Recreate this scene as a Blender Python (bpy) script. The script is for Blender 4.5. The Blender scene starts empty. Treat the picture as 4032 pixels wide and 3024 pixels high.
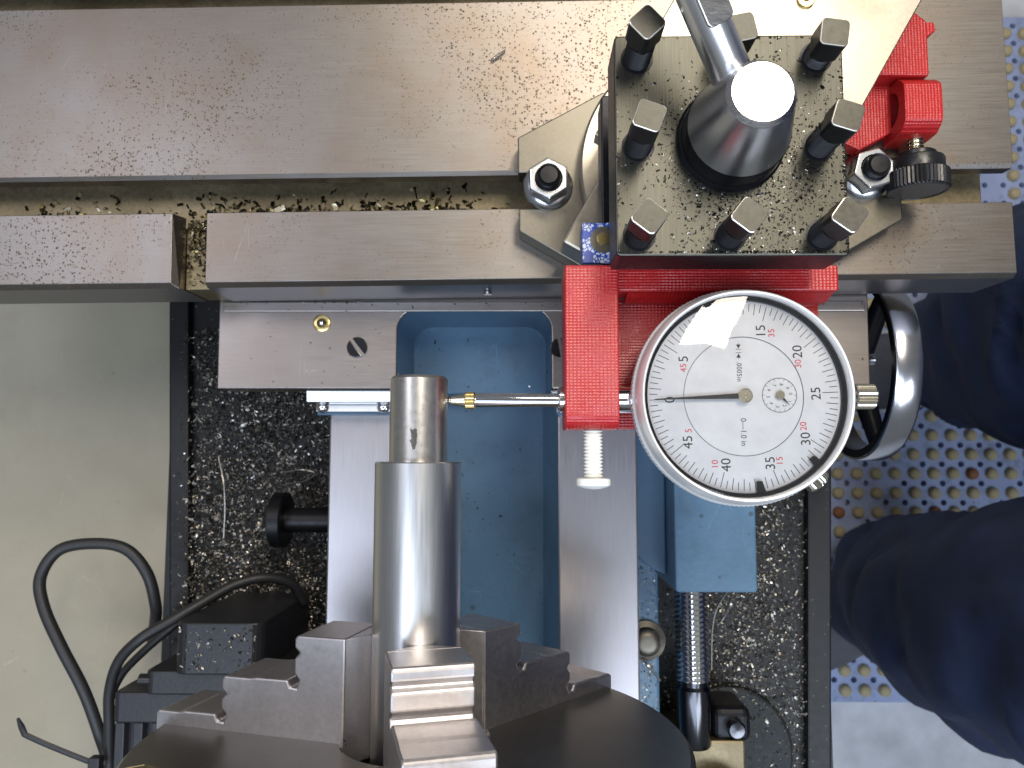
import bpy, bmesh, math, random
import numpy as np
from mathutils import Matrix, Vector

# ------------------------------------------------------------------ camera
# All lengths below are in millimetres (spindle axis = height 0, camera at x=y=0);
# S turns them into metres.
S = 0.001
sc = bpy.context.scene
FPX, CX, CY = 3028.0, 2016.0, 1512.0
NADIR = (2060.0, 1780.0)
CAMZ = 220.0
_d = np.array([NADIR[0] - CX, CY - NADIR[1], -FPX]); _d /= np.linalg.norm(_d)
_Z = -_d
_Y = np.array([0, 1.0, 0]) - _Z * _Z[1]; _Y /= np.linalg.norm(_Y)
_X = np.cross(_Y, _Z)
RC = np.stack([_X, _Y, _Z])
cam_d = bpy.data.cameras.new('camera')
cam = bpy.data.objects.new('camera', cam_d)
sc.collection.objects.link(cam)
cam.matrix_world = Matrix.Translation((0, 0, CAMZ * S)) @ Matrix([list(r) for r in RC]).to_4x4()
cam_d.sensor_width = 36.0
cam_d.lens = 36.0 * FPX / 4032.0
cam_d.clip_start = 0.005
cam_d.clip_end = 20.0
cam_d.dof.use_dof = True
cam_d.dof.focus_distance = 0.212
cam_d.dof.aperture_fstop = 36.0
sc.camera = cam

# ------------------------------------------------------------------ world, lamps, exposure
world = bpy.data.worlds.new('World'); sc.world = world
world.use_nodes = True
world.node_tree.nodes['Background'].inputs[0].default_value = (0.86, 0.92, 1.0, 1)
world.node_tree.nodes['Background'].inputs[1].default_value = 0.19

def area(name, loc, target, sx, sy, watts, col, spin=0.0):
    l = bpy.data.lights.new(name, 'AREA'); l.shape = 'RECTANGLE'
    l.size = sx * S; l.size_y = sy * S; l.energy = watts; l.color = col
    o = bpy.data.objects.new(name, l); sc.collection.objects.link(o)
    o.location = [v * S for v in loc]
    v = Vector(target) - Vector(loc)
    o.rotation_euler = (v.to_track_quat('-Z', 'Y') @ Vector((0, 0, 1)).rotation_difference(Vector((0, 0, 1)))).to_euler()
    if spin: o.rotation_euler = (0, 0, math.radians(spin))
    return o
area('shop_lamp', (255, 500, 800), (255, 500, 0), 160, 620, 7.6, (1.0, 0.91, 0.78), spin=-17)
area('rear_glow_fill', (40, 760, 820), (40, 700, 0), 320, 200, 3.2, (1.0, 0.90, 0.76))  # added warm lamp for the glow on the table left of the post
area('cool_fill_right', (750, -1000, 1350), (420, -100, -500), 900, 600, 15, (0.78, 0.87, 1.0))  # cool fill added to brighten mat and legs; no doorway there
area('cool_ceiling_light', (-250, -640, 1250), (0, 0, -60), 1100, 760, 14, (0.70, 0.82, 1.0))  # unseen cool ceiling fixture overhead, not a window
area('ceiling_panel', (-900, 500, 1350), (-100, 60, -60), 700, 500, 5.5, (0.90, 0.90, 1.0))

sc.render.engine = 'CYCLES'
try:
    sc.cycles.use_denoising = True
    sc.cycles.denoiser = 'OPENIMAGEDENOISE'
except Exception:
    pass
sc.cycles.max_bounces = 8
sc.cycles.sample_clamp_indirect = 6
sc.view_settings.view_transform = 'Standard'
sc.view_settings.look = 'None'
sc.view_settings.exposure = 0.0
sc.view_settings.gamma = 1.0

# ------------------------------------------------------------------ materials
def lin(r, g, b):
    def f(c):
        c /= 255.0
        return c / 12.92 if c <= 0.04045 else ((c + 0.055) / 1.055) ** 2.4
    return (f(r), f(g), f(b), 1)

def new_mat(name):
    m = bpy.data.materials.new(name); m.use_nodes = True
    nt = m.node_tree
    return m, nt, nt.nodes['Principled BSDF']

def N(nt, kind, **kw):
    n = nt.nodes.new(kind)
    for k, v in kw.items():
        if k in n.inputs.keys():
            n.inputs[k].default_value = v
        else:
            setattr(n, k, v)
    return n

def coords(nt, scale=(1, 1, 1), kind='Object', loc=(0, 0, 0)):
    tc = N(nt, 'ShaderNodeTexCoord')
    mp = N(nt, 'ShaderNodeMapping')
    mp.inputs['Scale'].default_value = scale
    mp.inputs['Location'].default_value = loc
    nt.links.new(tc.outputs[kind], mp.inputs['Vector'])
    return mp.outputs['Vector']

def ramp(nt, fac, stops):
    r = N(nt, 'ShaderNodeValToRGB')
    el = r.color_ramp.elements
    el[0].position, el[0].color = stops[0][0], stops[0][1]
    el[1].position, el[1].color = stops[1][0], stops[1][1]
    for p, c in stops[2:]:
        e = el.new(p); e.color = c
    nt.links.new(fac, r.inputs[0])
    return r.outputs['Color']

def g(v):
    return (v, v, v, 1)

def mixc(nt, fac, a, b, mode='MIX'):
    m = N(nt, 'ShaderNodeMix', data_type='RGBA', blend_type=mode)
    def put(i, v):
        if hasattr(v, 'is_linked') or isinstance(v, bpy.types.NodeSocket):
            nt.links.new(v, m.inputs[i])
        else:
            m.inputs[i].default_value = v
    put(0, fac); put(6, a); put(7, b)
    return m.outputs[2]

def mth(nt, op, a, b=None, clamp=False):
    m = N(nt, 'ShaderNodeMath', operation=op, use_clamp=clamp)
    for i, v in enumerate((a, b)):
        if v is None: continue
        if isinstance(v, bpy.types.NodeSocket): nt.links.new(v, m.inputs[i])
        else: m.inputs[i].default_value = v
    return m.outputs[0]

def noise(nt, vec, scale, detail=3.0, rough=0.55):
    n = N(nt, 'ShaderNodeTexNoise')
    n.inputs['Scale'].default_value = scale
    n.inputs['Detail'].default_value = detail
    n.inputs['Roughness'].default_value = rough
    nt.links.new(vec, n.inputs['Vector'])
    return n.outputs['Fac']

def steel(name, col, rough=0.36, brush='x', brush_amt=0.12, stain=0.25, spots=0.0, spot_scale=520.0,
          spot_col=(70, 55, 35), bump=0.02, metallic=1.0, stain_col=(120, 100, 80), aniso=0.0, scratch=0.0):
    """Ground or machined steel: directional grain, stains and (optionally) oil/rust pits."""
    m, nt, b = new_mat(name)
    sc3 = {'x': (60, 2600, 2600), 'y': (2600, 60, 2600), 'z': (2600, 2600, 60), 'n': (700, 700, 700)}[brush]
    v = coords(nt, sc3)
    gr = noise(nt, v, 1.0, 4.0, 0.6)
    base = ramp(nt, gr, [(0.25, tuple(c * (1 - brush_amt) for c in col[:3]) + (1,)),
                         (0.75, tuple(min(1, c * (1 + brush_amt)) for c in col[:3]) + (1,))])
    vo = coords(nt)
    st = noise(nt, vo, 24.0, 6.0, 0.62)
    stf = ramp(nt, st, [(0.42, g(0)), (0.72, g(stain))])
    base = mixc(nt, stf, base, lin(*stain_col))
    if scratch:
        vs_ = coords(nt, (1.0, 0.16, 1.0))
        ve = N(nt, 'ShaderNodeTexVoronoi', feature='DISTANCE_TO_EDGE'); ve.inputs['Scale'].default_value = 110
        nt.links.new(vs_, ve.inputs['Vector'])
        ln = mth(nt, 'LESS_THAN', ve.outputs['Distance'], 0.006)
        mk = ramp(nt, noise(nt, vo, 55.0, 4.0, 0.7), [(0.57, g(0)), (0.70, g(scratch))])
        base = mixc(nt, mth(nt, 'MULTIPLY', ln, mk), base, tuple(min(1, c * 1.7) for c in col[:3]) + (1,))
    rg = mth(nt, 'MULTIPLY_ADD', gr, 0.14)
    rg.node.inputs[2].default_value = rough - 0.07
    rough_out = rg
    if spots > 0:
        wv = N(nt, 'ShaderNodeTexNoise'); wv.inputs['Scale'].default_value = 1400
        nt.links.new(vo, wv.inputs['Vector'])
        add = N(nt, 'ShaderNodeMix', data_type='VECTOR')
        vm = N(nt, 'ShaderNodeVectorMath', operation='MULTIPLY_ADD')
        nt.links.new(wv.outputs['Color'], vm.inputs[0])
        vm.inputs[1].default_value = (0.0011, 0.0011, 0.0011)
        nt.links.new(vo, vm.inputs[2])
        vor = N(nt, 'ShaderNodeTexVoronoi', feature='F1')
        vor.inputs['Scale'].default_value = spot_scale
        nt.links.new(vm.outputs[0], vor.inputs['Vector'])
        sep = N(nt, 'ShaderNodeSeparateColor'); nt.links.new(vor.outputs['Color'], sep.inputs[0])
        dens = noise(nt, vo, 15.0, 5.0, 0.68)
        dens = ramp(nt, dens, [(0.34, g(0.05)), (0.48, g(0.55)), (0.62, g(1))])
        thr = mth(nt, 'MULTIPLY', dens, sep.outputs[0])
        thr = mth(nt, 'MULTIPLY', thr, 0.52 * spots)
        thr = mth(nt, 'SUBTRACT', thr, vor.outputs['Distance'])
        sp = mth(nt, 'MULTIPLY', thr, 6.0, clamp=True)
        base = mixc(nt, sp, base, lin(*spot_col))
        rough_out = mth(nt, 'MULTIPLY_ADD', sp, 0.3)
        nt.links.new(rg, rough_out.node.inputs[2])
        inv = mth(nt, 'SUBTRACT', 1.0, sp)
        nt.links.new(mth(nt, 'MULTIPLY', inv, metallic), b.inputs['Metallic'])
    else:
        b.inputs['Metallic'].default_value = metallic
    nt.links.new(base, b.inputs['Base Color'])
    nt.links.new(rough_out, b.inputs['Roughness'])
    if aniso:
        b.inputs['Anisotropic'].default_value = aniso
    if bump:
        bp = N(nt, 'ShaderNodeBump'); bp.inputs['Strength'].default_value = bump * 8
        bp.inputs['Distance'].default_value = 0.00004
        nt.links.new(gr, bp.inputs['Height'])
        nt.links.new(bp.outputs[0], b.inputs['Normal'])
    return m

def paint(name, col, rough=0.4, var=0.12, bump=0.3, scale=300, metallic=0.0, specks=0.0, speck_col=(225, 225, 230), coat=0.0, grime=0.0, grime_col=(40, 44, 46), scratch=0.0):
    m, nt, b = new_mat(name)
    vo = coords(nt)
    n1 = noise(nt, vo, 22.0, 5.0)
    base = ramp(nt, n1, [(0.3, tuple(c * (1 - var) for c in col[:3]) + (1,)), (0.7, tuple(min(1, c * (1 + var)) for c in col[:3]) + (1,))])
    if specks:
        vor = N(nt, 'ShaderNodeTexVoronoi', feature='F1'); vor.inputs['Scale'].default_value = 260
        nt.links.new(vo, vor.inputs['Vector'])
        sp = mth(nt, 'LESS_THAN', vor.outputs['Distance'], specks)
        base = mixc(nt, sp, base, lin(*speck_col))
    if grime:
        gm = ramp(nt, noise(nt, vo, 38.0, 8.0, 0.72), [(0.50, g(0)), (0.74, g(grime))])
        base = mixc(nt, gm, base, lin(*grime_col))
        vd = N(nt, 'ShaderNodeTexVoronoi', feature='F1'); vd.inputs['Scale'].default_value = 150
        nt.links.new(vo, vd.inputs['Vector'])
        sd_ = N(nt, 'ShaderNodeSeparateColor'); nt.links.new(vd.outputs['Color'], sd_.inputs[0])
        tt = mth(nt, 'SUBTRACT', mth(nt, 'MULTIPLY', mth(nt, 'POWER', sd_.outputs[0], 5.0), 0.22), vd.outputs['Distance'])
        base = mixc(nt, mth(nt, 'MULTIPLY', mth(nt, 'MULTIPLY', tt, 14.0, clamp=True), grime * 1.6, clamp=True), base, lin(*grime_col))
    if scratch:
        ve = N(nt, 'ShaderNodeTexVoronoi', feature='DISTANCE_TO_EDGE'); ve.inputs['Scale'].default_value = 48
        nt.links.new(coords(nt, (1, 0.6, 1)), ve.inputs['Vector'])
        mk = ramp(nt, noise(nt, vo, 46.0, 4.0, 0.7), [(0.54, g(0)), (0.66, g(scratch))])
        base = mixc(nt, mth(nt, 'MULTIPLY', mth(nt, 'LESS_THAN', ve.outputs['Distance'], 0.007), mk), base, tuple(min(1, c * 2.2) for c in col[:3]) + (1,))
    nt.links.new(base, b.inputs['Base Color'])
    n2 = noise(nt, vo, scale, 4.0)
    r = mth(nt, 'MULTIPLY_ADD', n2, 0.2); r.node.inputs[2].default_value = rough - 0.1
    nt.links.new(r, b.inputs['Roughness'])
    b.inputs['Metallic'].default_value = metallic
    if coat: b.inputs['Coat Weight'].default_value = coat
    if bump:
        bp = N(nt, 'ShaderNodeBump'); bp.inputs['Strength'].default_value = bump
        bp.inputs['Distance'].default_value = 0.0003
        nt.links.new(n2, bp.inputs['Height']); nt.links.new(bp.outputs[0], b.inputs['Normal'])
    return m

def printed_red(name, col=(176, 30, 32)):
    """3D-printed plastic: crossed extrusion lines."""
    m, nt, b = new_mat(name)
    v = coords(nt)
    waves = []
    for d, sc_ in (('Y', 370.0), ('X', 300.0), ('Z', 520.0)):
        w = N(nt, 'ShaderNodeTexWave', wave_type='BANDS', bands_direction=d)
        w.inputs['Scale'].default_value = sc_
        w.inputs['Distortion'].default_value = 0.5
        w.inputs['Detail'].default_value = 1.0
        w.inputs['Detail Scale'].default_value = 3.0
        nt.links.new(v, w.inputs['Vector']); waves.append(w.outputs['Fac'])
    h = mth(nt, 'MULTIPLY_ADD', waves[1], 0.55); nt.links.new(waves[0], h.node.inputs[2])
    h2 = mth(nt, 'MULTIPLY_ADD', waves[2], 0.3); nt.links.new(h, h2.node.inputs[2])
    n1 = noise(nt, v, 60, 4)
    h2 = mth(nt, 'MULTIPLY', h2, ramp(nt, noise(nt, v, 90, 5, 0.7), [(0.35, g(0.25)), (0.65, g(1))]))
    c = lin(*col)
    base = ramp(nt, n1, [(0.3, tuple(x * 0.85 for x in c[:3]) + (1,)), (0.7, c)])
    nt.links.new(base, b.inputs['Base Color'])
    b.inputs['Roughness'].default_value = 0.33
    b.inputs['Specular IOR Level'].default_value = 0.6
    bp = N(nt, 'ShaderNodeBump'); bp.inputs['Strength'].default_value = 0.5
    bp.inputs['Distance'].default_value = 0.00026
    nt.links.new(h2, bp.inputs['Height']); nt.links.new(bp.outputs[0], b.inputs['Normal'])
    return m

def plain(name, col, rough=0.5, metallic=0.0, **kw):
    m, nt, b = new_mat(name)
    v = coords(nt)
    n1 = noise(nt, v, 180, 3)
    base = ramp(nt, n1, [(0.3, tuple(x * 0.93 for x in col[:3]) + (1,)), (0.7, tuple(min(1, x * 1.05) for x in col[:3]) + (1,))])
    nt.links.new(base, b.inputs['Base Color'])
    b.inputs['Roughness'].default_value = rough
    b.inputs['Metallic'].default_value = metallic
    for k, val in kw.items():
        b.inputs[k].default_value = val
    return m

M = {}
M['table'] = steel('ground_steel_table', (0.222, 0.206, 0.192, 1), 0.38, 'x', 0.10, 0.5, spots=1.12, spot_scale=1120, spot_col=(70, 56, 38), scratch=0.5)
M['table_front_shade'] = steel('steel_front_shaded', (0.22, 0.22, 0.24, 1), 0.40, 'x', 0.10, 0.2)  # same steel, with the dim reflection of the saddle put into its colour
M['oily'] = steel('oily_brown_steel', (0.25, 0.205, 0.125, 1), 0.45, 'n', 0.25, 0.7, stain_col=(60, 48, 26), bump=0.05, metallic=0.85)
M['saddle'] = steel('milled_steel_saddle', (0.31, 0.28, 0.262, 1), 0.36, 'x', 0.08, 0.22, spots=0.25, spot_scale=900, scratch=0.35)
M['way'] = steel('ground_bed_way', (0.47, 0.445, 0.455, 1), 0.33, 'y', 0.07, 0.14)
M['slide'] = steel('compound_steel', (0.42, 0.38, 0.315, 1), 0.38, 'n', 0.10, 0.5, spots=0.35, spot_scale=800, stain_col=(110, 95, 70))
M['castgrey'] = steel('grey_machined_plate', (0.17, 0.157, 0.132, 1), 0.42, 'n', 0.12, 0.35, stain_col=(90, 84, 66))
M['postTop'] = steel('worn_post_top', (0.085, 0.083, 0.070, 1), 0.43, 'y', 0.32, 0.4, spots=0.5, spot_scale=1600, spot_col=(25, 24, 20), stain_col=(50, 48, 38), bump=0.05)
M['black'] = paint('black_oxide', lin(26, 26, 30), 0.38, 0.25, 0.15, 600, 0.5)
M['boltTop'] = steel('worn_bolt_end', (0.075, 0.073, 0.064, 1), 0.45, 'n', 0.3, 0.6, spots=0.5, spot_scale=1600, spot_col=(40, 38, 30), stain_col=(58, 56, 46))
M['boltEdge'] = plain('bright_worn_edge', (0.75, 0.72, 0.66, 1), 0.3, 1.0)
M['chrome'] = plain('polished_steel', (0.78, 0.78, 0.80, 1), 0.10, 1.0)
M['chromeDark'] = plain('blued_polished_steel', (0.64, 0.65, 0.69, 1), 0.33, 1.0)
M['wheelChrome'] = plain('handwheel_chrome', (0.58, 0.58, 0.61, 1), 0.2, 1.0)
M['screwDark'] = plain('dark_glossy_screw', (0.10, 0.10, 0.11, 1), 0.18, 1.0)
M['leverChrome'] = plain('bright_lever', (0.95, 0.95, 0.96, 1), 0.25, 1.0)
M['satin'] = steel('satin_machined_top', (0.62, 0.61, 0.60, 1), 0.26, 'x', 0.25, 0.25, bump=0.06, scratch=0.5)
M['bar'] = steel('turned_bar', (0.66, 0.655, 0.655, 1), 0.32, 'y', 0.06, 0.10, bump=0.02)
M['barTurned'] = steel('fine_turned_end', (0.67, 0.64, 0.60, 1), 0.30, 'n', 0.06, 0.06)
def add_blemish(m, centre, radius):
    nt = m.node_tree; b = nt.nodes['Principled BSDF']
    old = b.inputs['Base Color'].links[0].from_socket
    v = coords(nt, (1.0, 0.45, 1.0))
    d = N(nt, 'ShaderNodeVectorMath', operation='DISTANCE'); nt.links.new(v, d.inputs[0]); d.inputs[1].default_value = centre
    nz = noise(nt, v, 900, 4)
    dd = mth(nt, 'MULTIPLY_ADD', nz, radius * 2.4); nt.links.new(d.outputs['Value'], dd.node.inputs[2])
    f = mth(nt, 'LESS_THAN', dd, radius * 2.05)
    nt.links.new(mixc(nt, mth(nt, 'MULTIPLY', f, 0.75), old, lin(52, 38, 34)), b.inputs['Base Color'])
add_blemish(M['barTurned'], (-0.0002, 0.0425 * 0.45 + 0.0004, 0.0205), 0.0014)
M['jaw'] = steel('hardened_jaw', (0.60, 0.575, 0.58, 1), 0.42, 'n', 0.10, 0.3, spots=0.5, spot_scale=1500, spot_col=(70, 66, 62), stain_col=(70, 66, 60))
M['chuck'] = steel('chuck_body', (0.25, 0.232, 0.212, 1), 0.38, 'n', 0.10, 0.3, stain_col=(60, 50, 40))
M['blue'] = paint('machine_blue_paint', lin(80, 113, 140), 0.36, 0.14, 0.4, 420, coat=0.15, grime=0.45, grime_col=(52, 66, 76), scratch=0.6)
M['blueDark'] = paint('machine_blue_casting', lin(74, 106, 134), 0.42, 0.14, 0.35, 380)
M['tealShade'] = paint('shaded_flange_paint', lin(13, 22, 26), 0.6, 0.14, 0.35, 380)  # machine blue darkened to put shade into the flange colour
M['red'] = printed_red('printed_red')
M['nylon'] = plain('white_nylon', (0.86, 0.86, 0.80, 1), 0.38, 0.0, **{'Subsurface Weight': 0.25, 'Subsurface Radius': (0.002, 0.002, 0.0016), 'Subsurface Scale': 0.6})
M['brass'] = plain('brass', (0.72, 0.56, 0.24, 1), 0.26, 1.0)
M['nickel'] = plain('warm_nickel', (0.74, 0.69, 0.56, 1), 0.20, 1.0)
M['zinc'] = plain('zinc_plated', (0.62, 0.64, 0.67, 1), 0.24, 1.0)
M['alu'] = plain('satin_aluminium', (0.90, 0.90, 0.895, 1), 0.42, 0.55)
M['dial'] = plain('white_dial_print', (0.66, 0.66, 0.675, 1), 0.5)
M['dialInner'] = plain('white_dial_centre', (0.69, 0.69, 0.70, 1), 0.5)
M['ink'] = plain('black_ink', (0.02, 0.02, 0.02, 1), 0.5)
M['inkGrey'] = plain('grey_ink', (0.10, 0.10, 0.12, 1), 0.5)
M['inkRed'] = plain('red_ink', lin(205, 48, 56), 0.5)
M['blackPlastic'] = paint('black_plastic', lin(24, 24, 27), 0.32, 0.15, 0.2, 900)
M['motor'] = paint('black_motor_coating', lin(38, 38, 42), 0.40, 0.2, 0.25, 700, metallic=0.25)
M['rubber'] = paint('black_rubber_cable', lin(34, 34, 36), 0.5, 0.2, 0.2, 800)
M['trayMat'] = paint('black_tray_paint', lin(6, 6, 7), 0.5, 0.2, 0.15, 300, specks=0.10, speck_col=(80, 78, 74))
M['bench'] = paint('beige_painted_steel', lin(150, 143, 125), 0.5, 0.05, 0.05, 200, grime=0.16, grime_col=(96, 84, 58), scratch=0.15)
M['concrete'] = paint('pale_concrete', lin(204, 206, 211), 0.75, 0.16, 0.5, 60)
M['matBlue'] = paint('blue_grey_rubber_mat', lin(156, 170, 208), 0.6, 0.12, 0.3, 120, grime=0.6, grime_col=(70, 70, 76))
M['knob'] = paint('worn_mat_knob', lin(180, 167, 132), 0.65, 0.25, 0.4, 300)
M['knobRust'] = paint('rust_stained_knob', lin(142, 96, 62), 0.65, 0.2, 0.4, 300)
M['denim'] = paint('navy_denim', lin(31, 45, 78), 0.85, 0.3, 0.8, 700)
M['shoe'] = paint('grey_shoe_fabric', lin(86, 88, 96), 0.7, 0.2, 0.4, 400)
M['sole'] = paint('pale_shoe_sole', lin(190, 196, 205), 0.6, 0.1, 0.2, 200)
M['toolBlue'] = paint('blue_tool_lacquer', lin(28, 62, 150), 0.3, 0.15, 0.2, 500)

def worn_blue():
    m, nt, b = new_mat('chipped_blue_lacquer')
    v = coords(nt)
    vor = N(nt, 'ShaderNodeTexVoronoi', feature='DISTANCE_TO_EDGE'); vor.inputs['Scale'].default_value = 900
    nt.links.new(v, vor.inputs['Vector'])
    f = mth(nt, 'GREATER_THAN', vor.outputs['Distance'], 0.10)
    n1 = noise(nt, v, 260, 3)
    f2 = mth(nt, 'MULTIPLY', f, mth(nt, 'GREATER_THAN', n1, 0.47))
    nt.links.new(mixc(nt, f2, lin(30, 70, 165), lin(205, 212, 225)), b.inputs['Base Color'])
    b.inputs['Roughness'].default_value = 0.3
    return m
M['toolTop'] = worn_blue()

def swarf_mat(name, stops, rough=0.3, metallic=0.9):
    m, nt, b = new_mat(name)
    ge = N(nt, 'ShaderNodeNewGeometry')
    nt.links.new(ramp(nt, ge.outputs['Random Per Island'], stops), b.inputs['Base Color'])
    b.inputs['Roughness'].default_value = rough
    b.inputs['Metallic'].default_value = metallic
    return m
M['swarfTray'] = swarf_mat('tray_swarf', [(0.0, (0.06, 0.058, 0.055, 1)), (0.5, (0.18, 0.168, 0.15, 1)), (0.80, (0.34, 0.30, 0.24, 1)), (1.0, (0.75, 0.72, 0.66, 1))], 0.36)
M['swarfFine'] = swarf_mat('fine_swarf', [(0.0, (0.012, 0.012, 0.01, 1)), (0.74, (0.03, 0.03, 0.026, 1)), (0.90, (0.16, 0.155, 0.14, 1)), (1.0, (0.7, 0.69, 0.66, 1))], 0.34)
M['swarfOily'] = swarf_mat('oily_swarf', [(0.0, (0.012, 0.010, 0.006, 1)), (0.80, (0.04, 0.032, 0.015, 1)), (0.93, (0.35, 0.28, 0.12, 1)), (1.0, (0.8, 0.75, 0.6, 1))], 0.3)
M['strand'] = plain('bright_strand', (0.5, 0.48, 0.45, 1), 0.3, 1.0)

def glass():
    m, nt, b = new_mat('crystal')
    out = nt.nodes['Material Output']
    nt.nodes.remove(b)
    tr = N(nt, 'ShaderNodeBsdfTransparent'); tr.inputs[0].default_value = (0.97, 0.975, 0.98, 1)
    gl = N(nt, 'ShaderNodeBsdfGlossy'); gl.inputs['Roughness'].default_value = 0.03
    fr = N(nt, 'ShaderNodeFresnel'); fr.inputs[0].default_value = 1.6
    mx = N(nt, 'ShaderNodeMixShader')
    nt.links.new(fr.outputs[0], mx.inputs[0]); nt.links.new(tr.outputs[0], mx.inputs[1]); nt.links.new(gl.outputs[0], mx.inputs[2])
    nt.links.new(mx.outputs[0], out.inputs['Surface'])
    return m
M['glass'] = glass()

# ------------------------------------------------------------------ geometry helpers
COL = sc.collection
def thing(name, label, cat, loc=(0, 0, 0), rotz=0.0, group=None):
    o = bpy.data.objects.new(name, None); COL.objects.link(o)
    o.empty_display_size = 0.005
    o.location = [v * S for v in loc]; o.rotation_euler = (0, 0, math.radians(rotz))
    o['label'] = label; o['category'] = cat
    if group: o['group'] = group
    return o

def tag(o, label, cat, group=None):
    o['label'] = label; o['category'] = cat
    if group: o['group'] = group
    return o

def structure(o):
    o['kind'] = 'structure'; return o

def put(name, bm, mat, parent=None, smooth=None, bevel=0.0, seg=2, label=None, edge_mat=None, mats=None):
    me = bpy.data.meshes.new(name)
    bmesh.ops.recalc_face_normals(bm, faces=bm.faces)
    bm.to_mesh(me); bm.free()
    me.transform(Matrix.Scale(S, 4))
    o = bpy.data.objects.new(name, me); COL.objects.link(o)
    for mm in (mats or [mat]):
        me.materials.append(M[mm])
    if smooth is not None:
        for p in me.polygons: p.use_smooth = True
        me.set_sharp_from_angle(angle=math.radians(smooth))
    if bevel:
        md = o.modifiers.new('bevel', 'BEVEL'); md.width = bevel * S; md.segments = seg
        md.limit_method = 'ANGLE'; md.angle_limit = math.radians(40)
        md.harden_normals = False
        if edge_mat:
            me.materials.append(M[edge_mat]); md.material = len(me.materials) - 1
    if parent:
        o.parent = parent
    if label: o['label'] = label
    return o

def loc_of(p):
    return Vector(p.location) / S

def BM(): return bmesh.new()

def box(bm, x0, x1, y0, y1, z0, z1):
    vs = [bm.verts.new((x, y, z)) for z in (z0, z1) for y in (y0, y1) for x in (x0, x1)]
    for f in ((0, 1, 3, 2), (4, 6, 7, 5), (0, 4, 5, 1), (2, 3, 7, 6), (0, 2, 6, 4), (1, 5, 7, 3)):
        bm.faces.new([vs[i] for i in f])
    return vs

def prism(bm, poly, a0, a1, f=lambda u, v, w: (u, v, w)):
    """Closed prism: 2-D outline poly (u,v) swept along w from a0 to a1."""
    lo = [bm.verts.new(f(u, v, a0)) for u, v in poly]
    hi = [bm.verts.new(f(u, v, a1)) for u, v in poly]
    n = len(poly)
    bm.faces.new(lo[::-1]); bm.faces.new(hi)
    for i in range(n):
        bm.faces.new((lo[i], lo[(i + 1) % n], hi[(i + 1) % n], hi[i]))
    return lo + hi

def ring_prism(bm, outer, inner, a0, a1, f=lambda u, v, w: (u, v, w)):
    n = len(outer)
    A = [[bm.verts.new(f(u, v, a)) for u, v in poly] for a in (a0, a1) for poly in (outer, inner)]
    lo_o, lo_i, hi_o, hi_i = A
    for i in range(n):
        j = (i + 1) % n
        bm.faces.new((lo_o[i], lo_o[j], lo_i[j], lo_i[i]))
        bm.faces.new((hi_o[i], hi_o[j], hi_i[j], hi_i[i]))
        bm.faces.new((lo_o[i], lo_o[j], hi_o[j], hi_o[i]))
        bm.faces.new((lo_i[i], lo_i[j], hi_i[j], hi_i[i]))

AX = {'z': lambda a, b, h: (a, b, h), 'x': lambda a, b, h: (h, a, b), 'y': lambda a, b, h: (b, h, a)}
def lathe(bm, prof, axis='z', c=(0, 0, 0), seg=48, close=True, rot=0.0, wob=None):
    """prof: list of (radius, height) along the axis; ends are capped when close."""
    fx = AX[axis]
    rings = []
    for r, h in prof:
        ring = []
        for i in range(seg):
            t = 2 * math.pi * i / seg + rot
            rr = r if wob is None else wob(r, h, i)
            p = fx(rr * math.cos(t), rr * math.sin(t), h)
            ring.append(bm.verts.new((p[0] + c[0], p[1] + c[1], p[2] + c[2])))
        rings.append(ring)
    for A, B in zip(rings[:-1], rings[1:]):
        for i in range(seg):
            j = (i + 1) % seg
            bm.faces.new((A[i], A[j], B[j], B[i]))
    if close:
        bm.faces.new(rings[0][::-1]); bm.faces.new(rings[-1])
    return rings

def rrect(x0, x1, y0, y1, r, n=6):
    pts = []
    for cx, cy, a0 in ((x1 - r, y1 - r, 0), (x0 + r, y1 - r, 90), (x0 + r, y0 + r, 180), (x1 - r, y0 + r, 270)):
        for i in range(n + 1):
            t = math.radians(a0 + 90 * i / n)
            pts.append((cx + r * math.cos(t), cy + r * math.sin(t)))
    return pts

def circle(cx, cy, r, n=48, a0=0.0):
    return [(cx + r * math.cos(a0 + 2 * math.pi * i / n), cy + r * math.sin(a0 + 2 * math.pi * i / n)) for i in range(n)]

def catmull(pts, n=10):
    P = [Vector(p) for p in pts]
    P = [P[0] * 2 - P[1]] + P + [P[-1] * 2 - P[-2]]
    out = []
    for i in range(1, len(P) - 2):
        for k in range(n):
            t = k / n
            a, b, c, d = P[i - 1], P[i], P[i + 1], P[i + 2]
            out.append(0.5 * ((2 * b) + (-a + c) * t + (2 * a - 5 * b + 4 * c - d) * t * t + (-a + 3 * b - 3 * c + d) * t ** 3))
    out.append(P[-2])
    return out

def tube(bm, pts, r, seg=12, flat=1.0):
    pts = [Vector(p) for p in pts]
    up = Vector((0, 0, 1)); prev = None
    rings = []
    for i, p in enumerate(pts):
        d = (pts[min(i + 1, len(pts) - 1)] - pts[max(i - 1, 0)]).normalized()
        u = d.cross(up) if prev is None else prev - d * prev.dot(d)
        if u.length < 1e-6: u = d.orthogonal()
        u.normalize(); w = d.cross(u); prev = u
        rr = r[i] if hasattr(r, '__len__') else r
        rings.append([bm.verts.new(p + u * (rr * math.cos(2 * math.pi * k / seg)) + w * (rr * flat * math.sin(2 * math.pi * k / seg))) for k in range(seg)])
    for A, B in zip(rings[:-1], rings[1:]):
        for k in range(seg):
            bm.faces.new((A[k], A[(k + 1) % seg], B[(k + 1) % seg], B[k]))
    bm.faces.new(rings[0][::-1]); bm.faces.new(rings[-1])

def xf(bm, m):
    bmesh.ops.transform(bm, matrix=m, verts=bm.verts); return bm

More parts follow.
